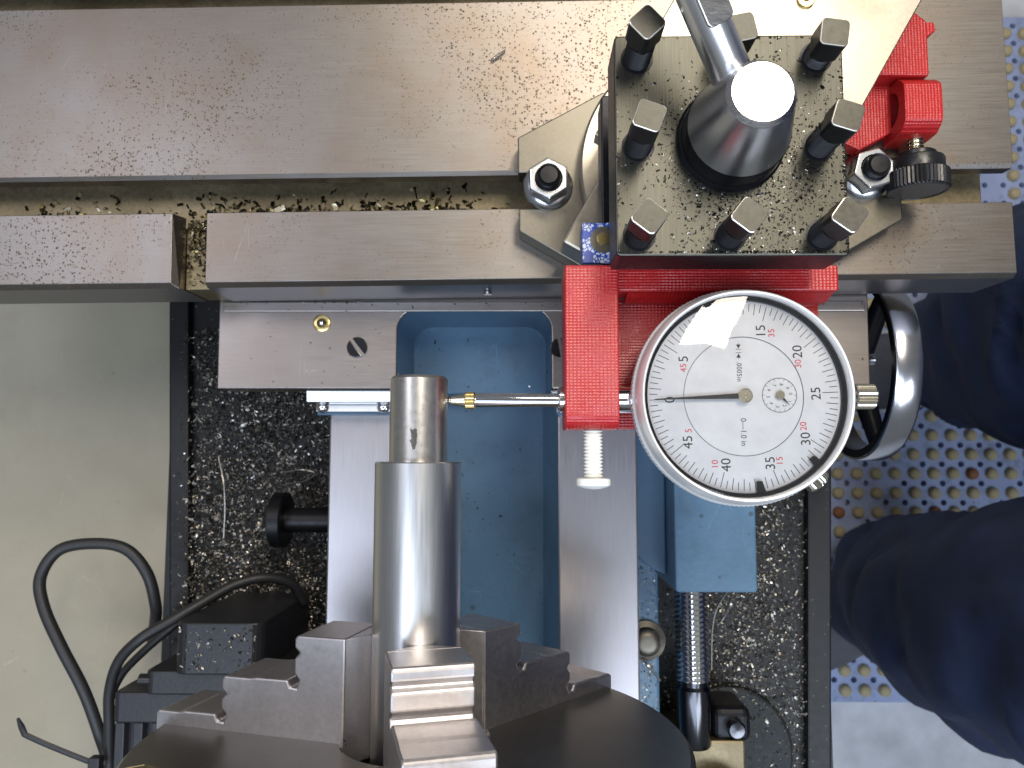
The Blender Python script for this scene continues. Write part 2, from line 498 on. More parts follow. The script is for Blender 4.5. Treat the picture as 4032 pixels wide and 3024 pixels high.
def knurl(n, depth):
    return lambda r, h, i: r - (depth if i % 2 else 0)

def thread(r_out, r_in, h0, h1, pitch):
    prof = []; h = h0
    while h < h1 - 1e-6:
        prof += [(r_in, h), (r_out, h + pitch * 0.42), (r_out, h + pitch * 0.58)]
        h += pitch
    prof.append((r_in, h1))
    return prof

def at(px, py, z):
    """Point of the plane at height z that was measured at photo pixel (px, py) (used to survey positions)."""
    d = RC @ np.array([(px - CX) / FPX, (CY - py) / FPX, -1.0])
    t = (z - CAMZ) / d[2]
    return (d[0] * t, d[1] * t, z)

rnd = random.Random(7)

# ------------------------------------------------------------------ setting: floor, bench top
bm = BM()
box(bm, -3000, 3000, -3000, 3000, -900, -880)
structure(put('floor', bm, 'concrete'))
bm = BM()
box(bm, -700, -150, -700, 600, -879.9, -200)
structure(put('bench_top', bm, 'bench', bevel=1.5))

bm = BM()
box(bm, -149.5, 140, -320, 230, -879.9, -200)
structure(put('machine_stand', bm, 'trayMat', bevel=3))

# rubber mat with holes and knobs
MZ, PITCH, MX0, MX1, MY0, MY1 = -866.0, 26.6, 384.0, 812.0, -338.0, 640.0
mat_t = thing('rubber_mat', 'blue-grey rubber floor mat with tan knobs and drain holes', 'mat', ((MX0 + MX1) / 2, (MY0 + MY1) / 2, -880))
mo = loc_of(mat_t)
bm = BM()
nx = int((MX1 - MX0) / PITCH); ny = int((MY1 - MY0) / PITCH)
grid = {}
def gv(x, y, z):
    k = (round(x, 2), round(y, 2), z)
    if k not in grid: grid[k] = bm.verts.new((x - mo.x, y - mo.y, z - mo.z))
    return grid[k]
for i in range(nx):
    for j in range(ny):
        x0 = MX0 + i * PITCH; y0 = MY0 + j * PITCH + 16; h = PITCH / 2
        sq = [(x0, y0), (x0 + h, y0), (x0 + 2 * h, y0), (x0 + 2 * h, y0 + h), (x0 + 2 * h, y0 + 2 * h), (x0 + h, y0 + 2 * h), (x0, y0 + 2 * h), (x0, y0 + h)]
        ci = [(x0 + h + 4.3 * math.cos(math.radians(225 + 45 * k)), y0 + h + 4.3 * math.sin(math.radians(225 + 45 * k))) for k in range(8)]
        if (i * 7 + j * 5) % 6 == 0:      # some cells have no drain hole
            bm.faces.new([gv(*p, MZ) for p in sq]); continue
        for k in range(8):
            l = (k + 1) % 8
            bm.faces.new((gv(*sq[k], MZ), gv(*sq[l], MZ), gv(*ci[l], MZ), gv(*ci[k], MZ)))
            bm.faces.new((gv(*ci[k], MZ), gv(*ci[l], MZ), gv(*ci[l], MZ - 13), gv(*ci[k], MZ - 13)))
xe, ye = MX0 + nx * PITCH, MY0 + 16 + ny * PITCH
e = [(MX0, MY0), (xe, MY0), (xe, MY0 + 16), (MX0, MY0 + 16)]
bm.faces.new([gv(*p, MZ) for p in e])
for a, b_ in (((MX0, MY0), (xe, MY0)), ((xe, MY0), (xe, ye)), ((xe, ye), (MX0, ye)), ((MX0, ye), (MX0, MY0))):
    bm.faces.new((gv(*a, MZ), gv(*b_, MZ), gv(*b_, MZ - 13.5), gv(*a, MZ - 13.5)))
put('mat_sheet', bm, 'matBlue', mat_t)
kme = None
cnt = 0
for i in range(1, nx):
    for j in range(0, ny):
        x = MX0 + i * PITCH; y = MY0 + 16 + j * PITCH
        px, py = NADIR[0] + x / 1086.0 * FPX, NADIR[1] - y / 1086.0 * FPX
        if x < 425 or px > 4110 or py < -60: continue
        if (px > 3480 and 2150 < py < 2400) or (3640 < px and 1230 < py < 1620) or (px < 3960 and py < 1060): continue
        if cnt >= 295: break
        cnt += 1
        if kme is None:
            bm = BM(); lathe(bm, [(8.0, 0), (7.7, 5.6), (6.4, 8.0), (3.6, 9.0), (0.5, 9.2)], seg=14)
            ko = put('knob', bm, 'knob', mat_t, smooth=60); kme = ko.data
            kr = kme.copy(); kr.materials.clear(); kr.materials.append(M['knobRust'])
        else:
            ko = bpy.data.objects.new('knob', kr if rnd.random() < 0.045 else kme); COL.objects.link(ko); ko.parent = mat_t
        ko.location = ((x - mo.x) * S, (y - mo.y) * S, (MZ - mo.z) * S)

# ------------------------------------------------------------------ person (only the trousers and shoes come into view)
pers = thing('person', 'person in loose navy blue jeans and grey shoes standing at the machine', 'person', (540, -20, -866))
po = loc_of(pers)
jo = {  # joints: position, radius
    'pelvis': ((560, -10, 60), 165), 'waist': ((575, -8, 230), 165),
    'hipB': ((520, -115, -30), 128), 'kneeB': ((432, -156, -430), 112), 'shinB': ((455, -166, -640), 100), 'cuffB': ((482, -180, -836), 84),
    'hipA': ((545, 125, -30), 132), 'kneeA': ((485, 110, -430), 122), 'shinA': ((545, 118, -640), 100), 'cuffA': ((606, 140, -836), 86)}
ed = [('pelvis', 'waist'), ('pelvis', 'hipB'), ('hipB', 'kneeB'), ('kneeB', 'shinB'), ('shinB', 'cuffB'), ('pelvis', 'hipA'), ('hipA', 'kneeA'), ('kneeA', 'shinA'), ('shinA', 'cuffA')]
names = list(jo)
me = bpy.data.meshes.new('trousers')
me.from_pydata([tuple((Vector(jo[n][0]) - po) * S) for n in names], [(names.index(a), names.index(b_)) for a, b_ in ed], [])
tr = bpy.data.objects.new('trousers', me); COL.objects.link(tr); tr.parent = pers
me.materials.append(M['denim'])
md = tr.modifiers.new('skin', 'SKIN')
for i, n in enumerate(names):
    me.skin_vertices[0].data[i].radius = (jo[n][1] * S * 1.07, jo[n][1] * S * 1.07)
    me.skin_vertices[0].data[i].use_root = (n == 'pelvis')
md.use_smooth_shade = True
md = tr.modifiers.new('sub', 'SUBSURF'); md.levels = 4; md.render_levels = 4
tx = bpy.data.textures.new('cloth_folds', 'CLOUDS'); tx.noise_scale = 0.10; tx.noise_depth = 2
md = tr.modifiers.new('folds', 'DISPLACE'); md.texture = tx; md.strength = 0.034; md.mid_level = 0.5; md.texture_coords = 'LOCAL'
tx2 = bpy.data.textures.new('cloth_creases', 'WOOD')
try:
    tx2.noise_scale = 0.09; tx2.turbulence = 12.0; tx2.wood_type = 'BANDNOISE'
except Exception: pass
md = tr.modifiers.new('creases', 'DISPLACE'); md.texture = tx2; md.strength = 0.009; md.mid_level = 0.5; md.texture_coords = 'LOCAL'
def shoe(cx, cy, ang):
    bm = BM()
    rows = []
    prof = [(-150, 34, 62), (-120, 44, 78), (-70, 44, 92), (-10, 46, 96), (50, 52, 80), (100, 52, 60), (140, 42, 44), (160, 18, 28)]
    for y, w, h in prof:
        ring = []
        for k in range(14):
            t = math.pi * k / 13
            ring.append(bm.verts.new((-w * math.cos(t), y, 14 + h * abs(math.sin(t)) ** 0.7)))
        rows.append(ring)
    for A, B in zip(rows[:-1], rows[1:]):
        for k in range(13):
            bm.faces.new((A[k], A[k + 1], B[k + 1], B[k]))
    for R_ in (rows[0], rows[-1]): bm.faces.new(R_)
    m = Matrix.Translation(Vector((cx, cy, -866)) - po) @ Matrix.Rotation(math.radians(ang), 4, 'Z')
    xf(bm, m)
    s_ = put('shoe', bm, 'shoe', pers, smooth=70)
    bm = BM()
    pts = [(-w - 5, y) for y, w, h in prof] + [(w + 5, y) for y, w, h in reversed(prof)]
    prism(bm, pts, 0, 20); xf(bm, m)
    so = put('sole', bm, 'sole', pers, bevel=3); so.parent = s_
shoe(445, -205, 118)
shoe(560, 118, 96)

# ------------------------------------------------------------------ chip tray
tray = thing('chip_tray', 'black sheet-metal chip tray under the lathe full of swarf', 'tray', (-17, -30, -200))
to = loc_of(tray)
def tb(x0, x1, y0, y1, z0, z1):
    bm = BM(); box(bm, x0 - to.x, x1 - to.x, y0 - to.y, y1 - to.y, z0 - to.z, z1 - to.z); return bm
put('tray_floor', tb(-189, 158, -330, 240, -199.5, -190), 'trayMat', tray)
def rim_strip(pxa, pxb):
    pts = []
    for px, ys in ((pxa, (900, 2700)), (pxb, (2700, 900))):
        q = [Vector(at(px, y_, -184)) for y_ in (1150, 2500)]
        dq = (q[1] - q[0]) / (q[1].y - q[0].y)
        for y_ in ((244, -334) if ys[0] == 900 else (-334, 244)):
            w_ = q[0] + dq * (y_ - q[0].y); pts.append((w_.x - to.x, w_.y - to.y))
    bm = BM(); prism(bm, pts, 0.6, 16); return bm
put('rim', rim_strip(664, 742), 'trayMat', tray, bevel=1.2)
put('rim', rim_strip(3181, 3276), 'trayMat', tray, bevel=1.2)
put('rim', tb(-182.4, 149.4, 230, 243, -189.9, -184), 'trayMat', tray, bevel=1.5)

def chips(name, n, region, zf, size, mat, label, cat, curl=0.4, seed=1, parent=None, flat=0.5):
    """Loose metal chips: bent flakes and curled ribbons, one mesh of kind 'stuff'."""
    r = random.Random(seed)
    vs, fs = [], []
    for _ in range(n):
        x, y = region(r)
        z = zf(x, y, r)
        s = r.uniform(*size) * (1.6 if r.random() < 0.08 else 1)
        R_ = Matrix.Rotation(r.uniform(0, 6.283), 3, 'Z') @ Matrix.Rotation(r.uniform(-1, 1) * flat * 1.6, 3, 'X') @ Matrix.Rotation(r.uniform(-1, 1) * flat, 3, 'Y')
        b0 = len(vs)
        if r.random() < curl:
            k = r.randint(3, 7); w = s * r.uniform(0.10, 0.22); rad = s * r.uniform(0.25, 0.5); tot = r.uniform(1.5, 5.0)
            for i in range(k + 1):
                t = tot * i / k
                for sgn in (-1, 1):
                    p = R_ @ Vector((rad * math.cos(t), rad * math.sin(t), sgn * w + s * 0.12 * i / k))
                    vs.append((x + p.x, y + p.y, z + abs(p.z) + w * 0.4))
            for i in range(k):
                fs.append((b0 + 2 * i, b0 + 2 * i + 1, b0 + 2 * i + 3, b0 + 2 * i + 2))
        else:
            w = s * r.uniform(0.12, 0.4)
            for u, bend in ((-s / 2, 0), (0, s * r.uniform(0, 0.25)), (s / 2, 0)):
                for sgn in (-1, 1):
                    p = R_ @ Vector((u, sgn * w * r.uniform(0.5, 1), bend))
                    vs.append((x + p.x, y + p.y, z + abs(p.z) + 0.02))
            fs += [(b0, b0 + 1, b0 + 3, b0 + 2), (b0 + 2, b0 + 3, b0 + 5, b0 + 4)]
    me = bpy.data.meshes.new(name)
    me.from_pydata([(a * S, b_ * S, c * S) for a, b_, c in vs], [], fs)
    me.materials.append(M[mat])
    o = bpy.data.objects.new(name, me); COL.objects.link(o)
    o['kind'] = 'stuff'; o['label'] = label; o['category'] = cat
    return o

def left_region(r):
    while True:
        x = r.uniform(-182, -80); y = r.uniform(-170, 66)
        if x < -176 and r.random() < 0.8: continue
        if y > -5 and x < -150 and r.random() < 0.35: continue
        return x, y
chips('tray_swarf', 30000, left_region, lambda x, y, r: -190 + r.random() ** 2 * 9, (0.6, 2.5), 'swarfTray',
      'deep bed of dark curled steel swarf in the tray left of the bed', 'swarf', 0.65, 3, flat=0.9)
chips('tray_swarf', 13000, lambda r: (min(148, r.gauss(112, 22)), r.uniform(-175, 60)), lambda x, y, r: -190 + r.random() ** 2 * 5, (0.5, 2.1), 'swarfTray',
      'scattered dark swarf in the tray beside the leadscrew', 'swarf', 0.4, 4, flat=0.8)

# ------------------------------------------------------------------ lathe bed
bed = thing('lathe_bed', 'lathe bed with two ground steel ways and blue painted casting', 'lathe bed', (-17, -60, -200))
bo = loc_of(bed)
def L(bm, o): return xf(bm, Matrix.Translation(-o))
for x0, x1 in ((-83.3, -53.0), (14.8, 48.6)):
    bm = BM(); box(bm, x0, x1, -260, 180, -132, -110); put('way', L(bm, bo), 'way', bed, bevel=0.8)
bm = BM()   # web between the ways, with sloped inner flanks
prism(bm, [(-53.1, -111.5), (-47.5, -150), (9.5, -150), (14.9, -111.5), (14.9, -165), (-53.1, -165)], -260, 180, lambda u, v, w: (u, w, v))
put('web', L(bm, bo), 'blue', bed, smooth=30)
for x0, x1 in ((-80, -54.5), (17.5, 46.5)):
    bm = BM(); box(bm, x0, x1, -260, 180, -199, -132.2); put('side_casting', L(bm, bo), 'blueDark', bed)
bm = BM(); box(bm, 46.6, 64, -260, -44, -199, -152); put('foot_ledge', L(bm, bo), 'blue', bed, bevel=1.5)
bm = BM(); lathe(bm, [(9.2, -152), (9.2, -150.4), (6.6, -149.4), (6.2, -146.2), (4.8, -145.0), (3.0, -144.7), (0.8, -144.7)], 'z', (57.5, -88, 0), 32)
put('bolt_head', L(bm, bo), 'castgrey', bed, smooth=40)

# ------------------------------------------------------------------ leadscrew
ls = thing('leadscrew', 'threaded steel leadscrew with keyway beside the right bed way', 'leadscrew', (79, -90, -150))
lo_ = loc_of(ls)
bm = BM(); lathe(bm, thread(7.9, 6.2, -106, 20, 2.3), 'y', (79, 0, -150), 40)
put('thread', L(bm, lo_), 'chrome', ls, smooth=35)
bm = BM(); box(bm, 78.2, 80.8, -105, 20, -143.6, -142.6); put('keyway', L(bm, lo_), 'castgrey', ls)
bm = BM(); lathe(bm, [(7.2, -135), (7.9, -134), (7.9, -109), (6.8, -107.5), (6.8, -105)], 'y', (79, 0, -150), 40)
put('journal', L(bm, lo_), 'screwDark', ls, smooth=35)
br = thing('screw_bracket', 'dark bracket with brass-coloured cap carrying the leadscrew end', 'bracket', (86, -150, -190))
bo2 = loc_of(br)
bm = BM(); box(bm, 66, 102, -150, -132, -190, -148); put('bracket_block', L(bm, bo2), 'oily', br, bevel=1.0)
bm = BM(); lathe(bm, [(16, -190), (16, -140), (13.5, -137), (1, -136.5)], 'z', (88, -160, 0), 40); put('cap', L(bm, bo2), 'blackPlastic', br, smooth=40)
bm = BM(); prism(bm, circle(104, -152, 33, 40), -189.5, -186); put('flange', L(bm, bo2), 'tealShade', br, bevel=1.5)
bm = BM(); lathe(bm, [(4.2, -150), (4.2, -146.8), (3.4, -146), (0.6, -145.8)], 'z', (98, -127, 0), 24); put('screw_head', L(bm, bo2), 'screwDark', br, smooth=40)
bm = BM(); box(bm, 88, 106, -134, -118, -178, -150); put('lug', L(bm, bo2), 'black', br, bevel=4, seg=4)

# black disc on a shaft, left of the bed
dk = thing('shaft_collar', 'black disc collar on a short shaft left of the bed', 'collar', (-97, -33, -165))
do = loc_of(dk)
bm = BM(); lathe(bm, [(12.8, -123), (13.6, -122.2), (13.6, -117), (12.8, -116.2)], 'x', (0, -33.5, -162), 48); put('disc', L(bm, do), 'black', dk, smooth=40)
bm = BM(); lathe(bm, [(6.2, -116.2), (6.2, -79)], 'x', (0, -33.5, -162), 32); put('shaft', L(bm, do), 'black', dk, smooth=40)

# ------------------------------------------------------------------ carriage: saddle, apron, wipers, oiler
car = thing('carriage', 'lathe carriage with milled steel saddle, blue pocket and blue apron', 'carriage', (7, 40, -110))
co = loc_of(car)
def arc(cx, cy, r, a0, a1, n=8):
    return [(cx + r * math.cos(math.radians(a0 + (a1 - a0) * i / n)), cy + r * math.sin(math.radians(a0 + (a1 - a0) * i / n))) for i in range(n + 1)]
notch = [(-51.6, 25.6)] + arc(-42.2, 49.2, 9.4, 180, 90) + arc(2.2, 49.2, 9.4, 90, 0) + [(11.6, 25.6)]
out = notch + [(139.6, 25.6), (140.6, 130), (-125.4, 130), (-124.6, 25.6)]
bm = BM(); prism(bm, out, -108, -90); put('saddle', L(bm, co), 'saddle', car, bevel=0.5)
# painted pocket wall inside the notch
inner = [(-50.3, 24.0)] + arc(-41.2, 48.2, 9.2, 180, 90) + arc(1.4, 48.2, 9.2, 90, 0) + [(10.5, 24.0)]
outer = [(-51.5, 25.5)] + arc(-42.2, 49.2, 9.3, 180, 90) + arc(2.2, 49.2, 9.3, 90, 0) + [(11.5, 25.5)]
bm = BM()
lo_v = [bm.verts.new((x, y, -132)) for x, y in inner]; hi_v = [bm.verts.new((x, y, -90.6)) for x, y in outer]
for i in range(len(inner) - 1): bm.faces.new((lo_v[i], lo_v[i + 1], hi_v[i + 1], hi_v[i]))
put('pocket_wall', L(bm, co), 'blueDark', car, smooth=40)
bm = BM(); prism(bm, [(-51, 26.5), (-51, 60), (11, 60), (11, 26.5)], -149.8, -131.5); put('pocket_floor', L(bm, co), 'blue', car, bevel=0.6)
# raised strip along the table edge
bm = BM(); box(bm, -122.5, 138, 57.0, 61.0, -89.9, -88.6); put('edge_strip', L(bm, co), 'saddle', car, bevel=0.3)
bm = BM(); lathe(bm, [(3.55, -90.4), (3.55, -89.6), (3.2, -89.4), (1.9, -89.4), (1.7, -90)], 'z', (-82.3, 52.4, 0), 36); oi = put('oiler', L(bm, co), 'brass', car, smooth=40)
bm = BM(); bmesh.ops.create_uvsphere(bm, u_segments=20, v_segments=12, radius=1.6, matrix=Matrix.Translation((-82.3, 52.4, -89.9))); b_ = put('ball', L(bm, co), 'chrome', car, smooth=180); b_.parent = oi
def slotted(cx, cy, zt, r, ang, parent, o, mat='chromeDark'):
    bm = BM()
    for s_ in (-1, 1):
        pts = []
        a0 = math.asin(0.16)
        for i in range(15):
            t = a0 + (math.pi - 2 * a0) * i / 14
            pts.append((r * math.cos(t), s_ * r * math.sin(t)))
        if s_ < 0: pts = pts[::-1]
        prism(bm, pts, zt - 1.2, zt)
    prism(bm, circle(0, 0, r * 0.99, 30), zt - 3, zt - 1.0)
    xf(bm, Matrix.Translation((cx, cy, 0)) @ Matrix.Rotation(math.radians(ang), 4, 'Z'))
    return put('slotted_screw', L(bm, o), mat, parent, bevel=0.25)
slotted(-67.6, 42.4, -89.3, 4.2, 128, car, co, 'screwDark')
slotted(15.2, 42.0, -89.3, 4.2, 100, car, co, 'screwDark')
for x0, x1, sx in ((-88.7, -47, (-83.4, -58)), (11.4, 52, (22, 44))):
    bm = BM(); prism(bm, [(25.5, -108), (25.5, -92.5), (24.8, -92), (20.2, -92.6), (19.6, -96), (19.6, -108)], x0, x1, lambda u, v, w: (w, u, v))
    wp = put('wiper', L(bm, co), 'zinc', car, bevel=0.3)
    bm = BM(); box(bm, x0 + 2.6, x1 - 1, 16.6, 19.55, -109.2, -98); pl_ = put('wiper_plate', L(bm, co), 'alu', car, bevel=0.4); pl_.parent = wp
    bm = BM(); box(bm, x0 + 2.8, x1 - 1, 15.4, 16.55, -109.4, -100); fe = put('felt', L(bm, co), 'blueDark', car); fe.parent = wp
    for s_ in sx:
        bm = BM(); bmesh.ops.create_uvsphere(bm, u_segments=20, v_segments=10, radius=3.0, matrix=Matrix.Translation((s_, 18.2, -98.6)) @ Matrix.Diagonal((1, 0.7, 0.7, 1)))
        q = put('screw', L(bm, co), 'chrome', car, smooth=180); q.parent = wp
# apron
bm = BM(); prism(bm, rrect(62.2, 95.6, -57, 25, 1.5), -190, -101); put('apron', L(bm, co), 'blue', car, bevel=0.8)
bm = BM(); prism(bm, [(48.9, 25)] + [(48.9, -44)] + [(52, -47.5), (56, -50.5), (62.1, -53), (62.1, 25)], -151, -120); put('apron_web', L(bm, co), 'blueDark', car, bevel=0.8)

# ------------------------------------------------------------------ cross slide table
TR = 0.6
tab = thing('cross_slide', 'long ground-steel cross slide table with T-slots and brown oil pits', 'machine table', (0, 83, -88), TR)
ta = loc_of(tab)
def TBx(x0, x1, y0, y1, z0, z1):
    bm = BM(); box(bm, x0, x1, y0, y1, z0, z1); return xf(bm, Matrix.Translation((0, -83, 88)))
put('base_plate', TBx(-300, 179.5, 63.5, 216, -88, -76), 'oily', tab, bevel=0.4)
# front rails, each with a chamfered front edge
def rail(x0, x1, chl=0.0, chr_=0.0):
    bm = BM()
    prof = [(62.3, -87.9), (62.3, -62.2), (64.0, -60), (90.5, -60), (90.5, -66.5), (86.5, -66.5), (86.5, -75.9), (63.6, -75.9), (63.6, -87.9)]
    vs = prism(bm, prof, x0, x1, lambda u, v, w: (w, u, v))
    for v in vs:
        if v.co.z > -61 and chr_ and abs(v.co.x - x1) < .01: v.co.x -= chr_
    return xf(bm, Matrix.Translation((0, -83, 88)))
r1 = put('front_rail', rail(-300, -129.0, chr_=2.6), 'table', tab, bevel=0.25)
r2 = put('front_rail', rail(-118.6, 181.0), 'table', tab, bevel=0.25)
for r_ in (r1, r2):
    r_.data.materials.append(M['table_front_shade'])
    for p in r_.data.polygons:
        if p.normal.y < -0.9: p.material_index = 1  # front faces take the tone that imitates their dim reflection
bm = BM(); box(bm, -128.9, -118.7, 62.8, 90, -87.8, -67); put('gap_floor', xf(bm, Matrix.Translation((0, -83, 88))), 'oily', tab, bevel=0.3)
bm = BM()
prof = [(103.6, -66.5), (103.6, -61.2), (105.2, -60), (171.6, -60), (171.6, -66.5), (167, -66.5), (167, -75.9), (108.5, -75.9), (108.5, -66.5)]
prism(bm, prof, -300, 182.2, lambda u, v, w: (w, u, v))
put('main_slab', xf(bm, Matrix.Translation((0, -83, 88))), 'table', tab, bevel=0.2)
bm = BM(); prism(bm, [(185, -66.5), (185, -60), (216, -60), (216, -75.9), (189, -75.9), (189, -66.5)], -300, 182, lambda u, v, w: (w, u, v))
put('rear_rail', xf(bm, Matrix.Translation((0, -83, 88))), 'table', tab, bevel=0.3)
bm = BM(); lathe(bm, [(1.6, 61.0), (1.6, 62.0), (0.9, 62.0)], 'y', (-14, 0, -74), 24); put('gib_screw', xf(bm, Matrix.Translation((0, -83, 88))), 'chrome', tab, smooth=40)

# swarf in the T-slot and in the gap, and crumbs on the flats
def slot_region(r):
    x = r.choice([r.uniform(-200, -3), r.uniform(-200, -3), r.gauss(-32, 9), r.gauss(-105, 12), r.gauss(-55, 14)])
    return max(-230, min(0, x)), 92.3 + 0.0105 * x + abs(r.gauss(0, 4.2)) + 0.8
chips('slot_swarf', 420, slot_region, lambda x, y, r: -75.9, (0.8, 3.2), 'swarfOily', 'dark oily chips lying in the T-slot of the table', 'swarf', 0.25, 11, flat=0.4)
chips('gap_swarf', 330, lambda r: (r.uniform(-128, -119.5), 88 - abs(r.gauss(0, 9)) if r.random() < .75 else r.uniform(63, 88)), lambda x, y, r: -67 + r.random() * 1.2, (0.6, 2.0), 'swarfOily', 'dark oily chips packed in the gap of the front rail', 'swarf', 0.2, 12, flat=0.6)
chips('saddle_crumbs', 160, lambda r: (r.uniform(-122, 138), r.choice([r.uniform(26, 60), r.gauss(60.3, 0.5)])), lambda x, y, r: -88.5 if y > 56.8 else -89.9, (0.3, 1.0), 'swarfFine', 'tiny crumbs of metal strewn over the saddle', 'swarf', 0.2, 13)

chips('pocket_crumbs', 140, lambda r: (r.uniform(-44, 9), r.uniform(-110, 56)), lambda x, y, r: -131.4 if y > 26.5 else -149.9, (0.3, 1.1), 'swarfFine', 'tiny crumbs of metal on the blue bed floor', 'swarf', 0.3, 14)
chips('ledge_swarf', 260, lambda r: (r.uniform(49, 63), r.uniform(-120, -50)), lambda x, y, r: -151.9, (0.4, 1.5), 'swarfTray', 'dark crumbs of swarf on the blue ledge by the round bolt', 'swarf', 0.4, 15)
# a bright curled chip on the table and a strand
def coil(name, p0, p1, rad, turns, wire, label, group=None, mat='strand'):
    p0 = Vector(p0); p1 = Vector(p1); d = (p1 - p0); ln = d.length; d.normalize()
    u = d.orthogonal().normalized(); w = d.cross(u)
    n = int(turns * 10)
    pts = []
    for i in range(n + 1):
        t = i / n
        rr = rad * (0.55 + 0.45 * math.sin(math.pi * min(1, t * 1.2)))
        a = 2 * math.pi * turns * t
        sag = Vector((0, 0, 0))
        pts.append(p0 + d * ln * t + (u * math.cos(a) + w * math.sin(a)) * rr)
    c = (p0 + p1) / 2
    bm = BM(); tube(bm, [p - c for p in pts], wire, 5)
    o = put(name, bm, mat, None, smooth=60)
    o.location = c * S
    tag(o, label, 'metal chip', group)
    return o
a, b_ = at(1932, 240, -59.2), at(1990, 198, -59.2)
coil('curled_chip', a, b_, 0.55, 9, 0.2, 'bright spiral chip lying alone on the table left of the tool post')
def strand(pts, wire, label, mat='strand', group='long thin strands of swarf'):
    P = catmull(pts, 8); c = sum(P, Vector()) / len(P)
    bm = BM(); tube(bm, [p - c for p in P], wire, 5)
    o = put('swarf_strand', bm, mat, None, smooth=60); o.location = c * S
    return tag(o, label, 'metal strand', group)
strand([at(860, 1800, -181), at(880, 1900, -179), at(885, 2010, -180), at(880, 2120, -181)], 0.35, 'long upright strand of swarf in the left of the tray')
strand([at(1120, 1860, -180), at(1190, 1850, -177), at(1240, 1865, -178), at(1200, 1895, -178), at(1130, 1905, -180)], 0.4, 'hairpin strand of swarf left of the bed near the bar')
strand([at(2895, 2290, -182), at(2830, 2380, -180), at(2805, 2470, -181), at(2800, 2640, -183)], 0.5, 'strand of swarf hanging beside the leadscrew thread')
strand([at(2880, 2350, -182), at(2850, 2430, -180), at(2825, 2460, -181)], 0.5, 'short strand of swarf right of the leadscrew thread')
strand([at(2530, 2600, -149), at(2560, 2630, -147), at(2600, 2680, -149)], 0.5, 'short beaded strand of swarf by the round bolt head')

# ------------------------------------------------------------------ compound slide
cmp_ = thing('compound_slide', 'compound slide of pale oil-stained steel set at an angle under the tool post', 'slide', (66, 97, -60), TR)
cp = loc_of(cmp_)
def CL(bm): return xf(bm, Matrix.Translation(-cp))
# clamp plate with two slotted ears
pl = [(-1.8, 100.9), (-1.8, 114), (29, 130.6), (104, 130.6), (134.8, 114), (134.8, 103.5), (122, 103.5)]
plate = [(-1.8, 114.2), (29, 130.6), (104, 130.6), (135, 114), (135, 104.2), (121, 104.2)] + arc(121, 97.6, 6.6, 90, 270)[1:-1] + [(121, 91), (135, 91), (135, 82), (113, 69.5), (104, 64.5), (29, 63.0), (20, 66.6), (-1.6, 79.6), (-1.6, 87.8), (10.5, 87.8)] + arc(10.5, 94.4, 6.6, 270, 450)[1:-1] + [(10.5, 101), (-1.8, 101)]
bm = BM(); prism(bm, plate, -59.8, -49.5); put('clamp_plate', CL(bm), 'castgrey', cmp_, bevel=0.5)
bm = BM(); lathe(bm, [(46, -49.4), (46, -42.6), (45.2, -42)], 'z', (66, 99.5, 0), 96); put('swivel_disc', CL(bm), 'slide', cmp_, smooth=35)
CU = Vector((0.507, 0.862, 0)); CN = Vector((0.862, -0.507, 0))
def cbox(n0, n1, u0, u1, z0, z1, name, mat, bev=0.6):
    bm = BM()
    prism(bm, [(n0, u0), (n1, u0), (n1, u1), (n0, u1)], z0, z1, lambda a, c, w: tuple(CN * a + CU * c + Vector((0, 0, w))))
    return put(name, CL(bm), mat, cmp_, bevel=bev)
cbox(-24.5, 31, 66, 215, -41.9, -27, 'lower_slide', 'slide', 1.0)
cbox(-32, 38.2, 100, 225, -26.9, -20, 'top_slide', 'slide', 0.4)
bm = BM(); x, y, z = at(3178, 4, -20); lathe(bm, [(2.9, -20.2), (2.9, -19.4), (2.6, -19.1), (1.1, -19.1), (0.9, -19.6)], 'z', (x, y, 0), 32); oc = put('oiler', CL(bm), 'brass', cmp_, smooth=40)
bm = BM(); bmesh.ops.create_uvsphere(bm, u_segments=16, v_segments=10, radius=1.0, matrix=Matrix.Translation((x, y, -19.4))); q = put('ball', CL(bm), 'chrome', cmp_, smooth=180); q.parent = oc

def flange_nut(px, py, ang, label):
    x, y, _ = at(px, py, -42)
    t = thing('flange_nut', label, 'nut', (x, y, -49.5), 0, 'flange nuts clamping the compound slide')
    bm = BM()
    lathe(bm, [(8.8, 0), (9.0, 0.6), (8.6, 1.5), (7.2, 2.4), (6.0, 3.0)], 'z', seg=48)
    put('flange', bm, 'zinc', t, smooth=50)
    bm = BM(); prism(bm, circle(0, 0, 7.7, 6, math.radians(ang)), 1.2, 8.6); put('hex', bm, 'zinc', t, bevel=0.7, seg=3)
    bm = BM(); lathe(bm, [(4.9, 8.65), (4.5, 8.9), (4.4, 8.7)], 'z', seg=32); put('bore_ring', bm, 'black', t, smooth=40)
    bm = BM(); lathe(bm, thread(4.1, 3.6, 7.6, 11.4, 0.9) + [(3.4, 11.6), (3.0, 12.2), (0.3, 12.3)], 'z', seg=32); put('stud', bm, 'black', t, smooth=30)
flange_nut(2160, 705, 92, 'zinc flange nut on the plate ear left of the tool post')
flange_nut(3440, 665, 75, 'zinc flange nut on the plate ear beside the black thumb screw')

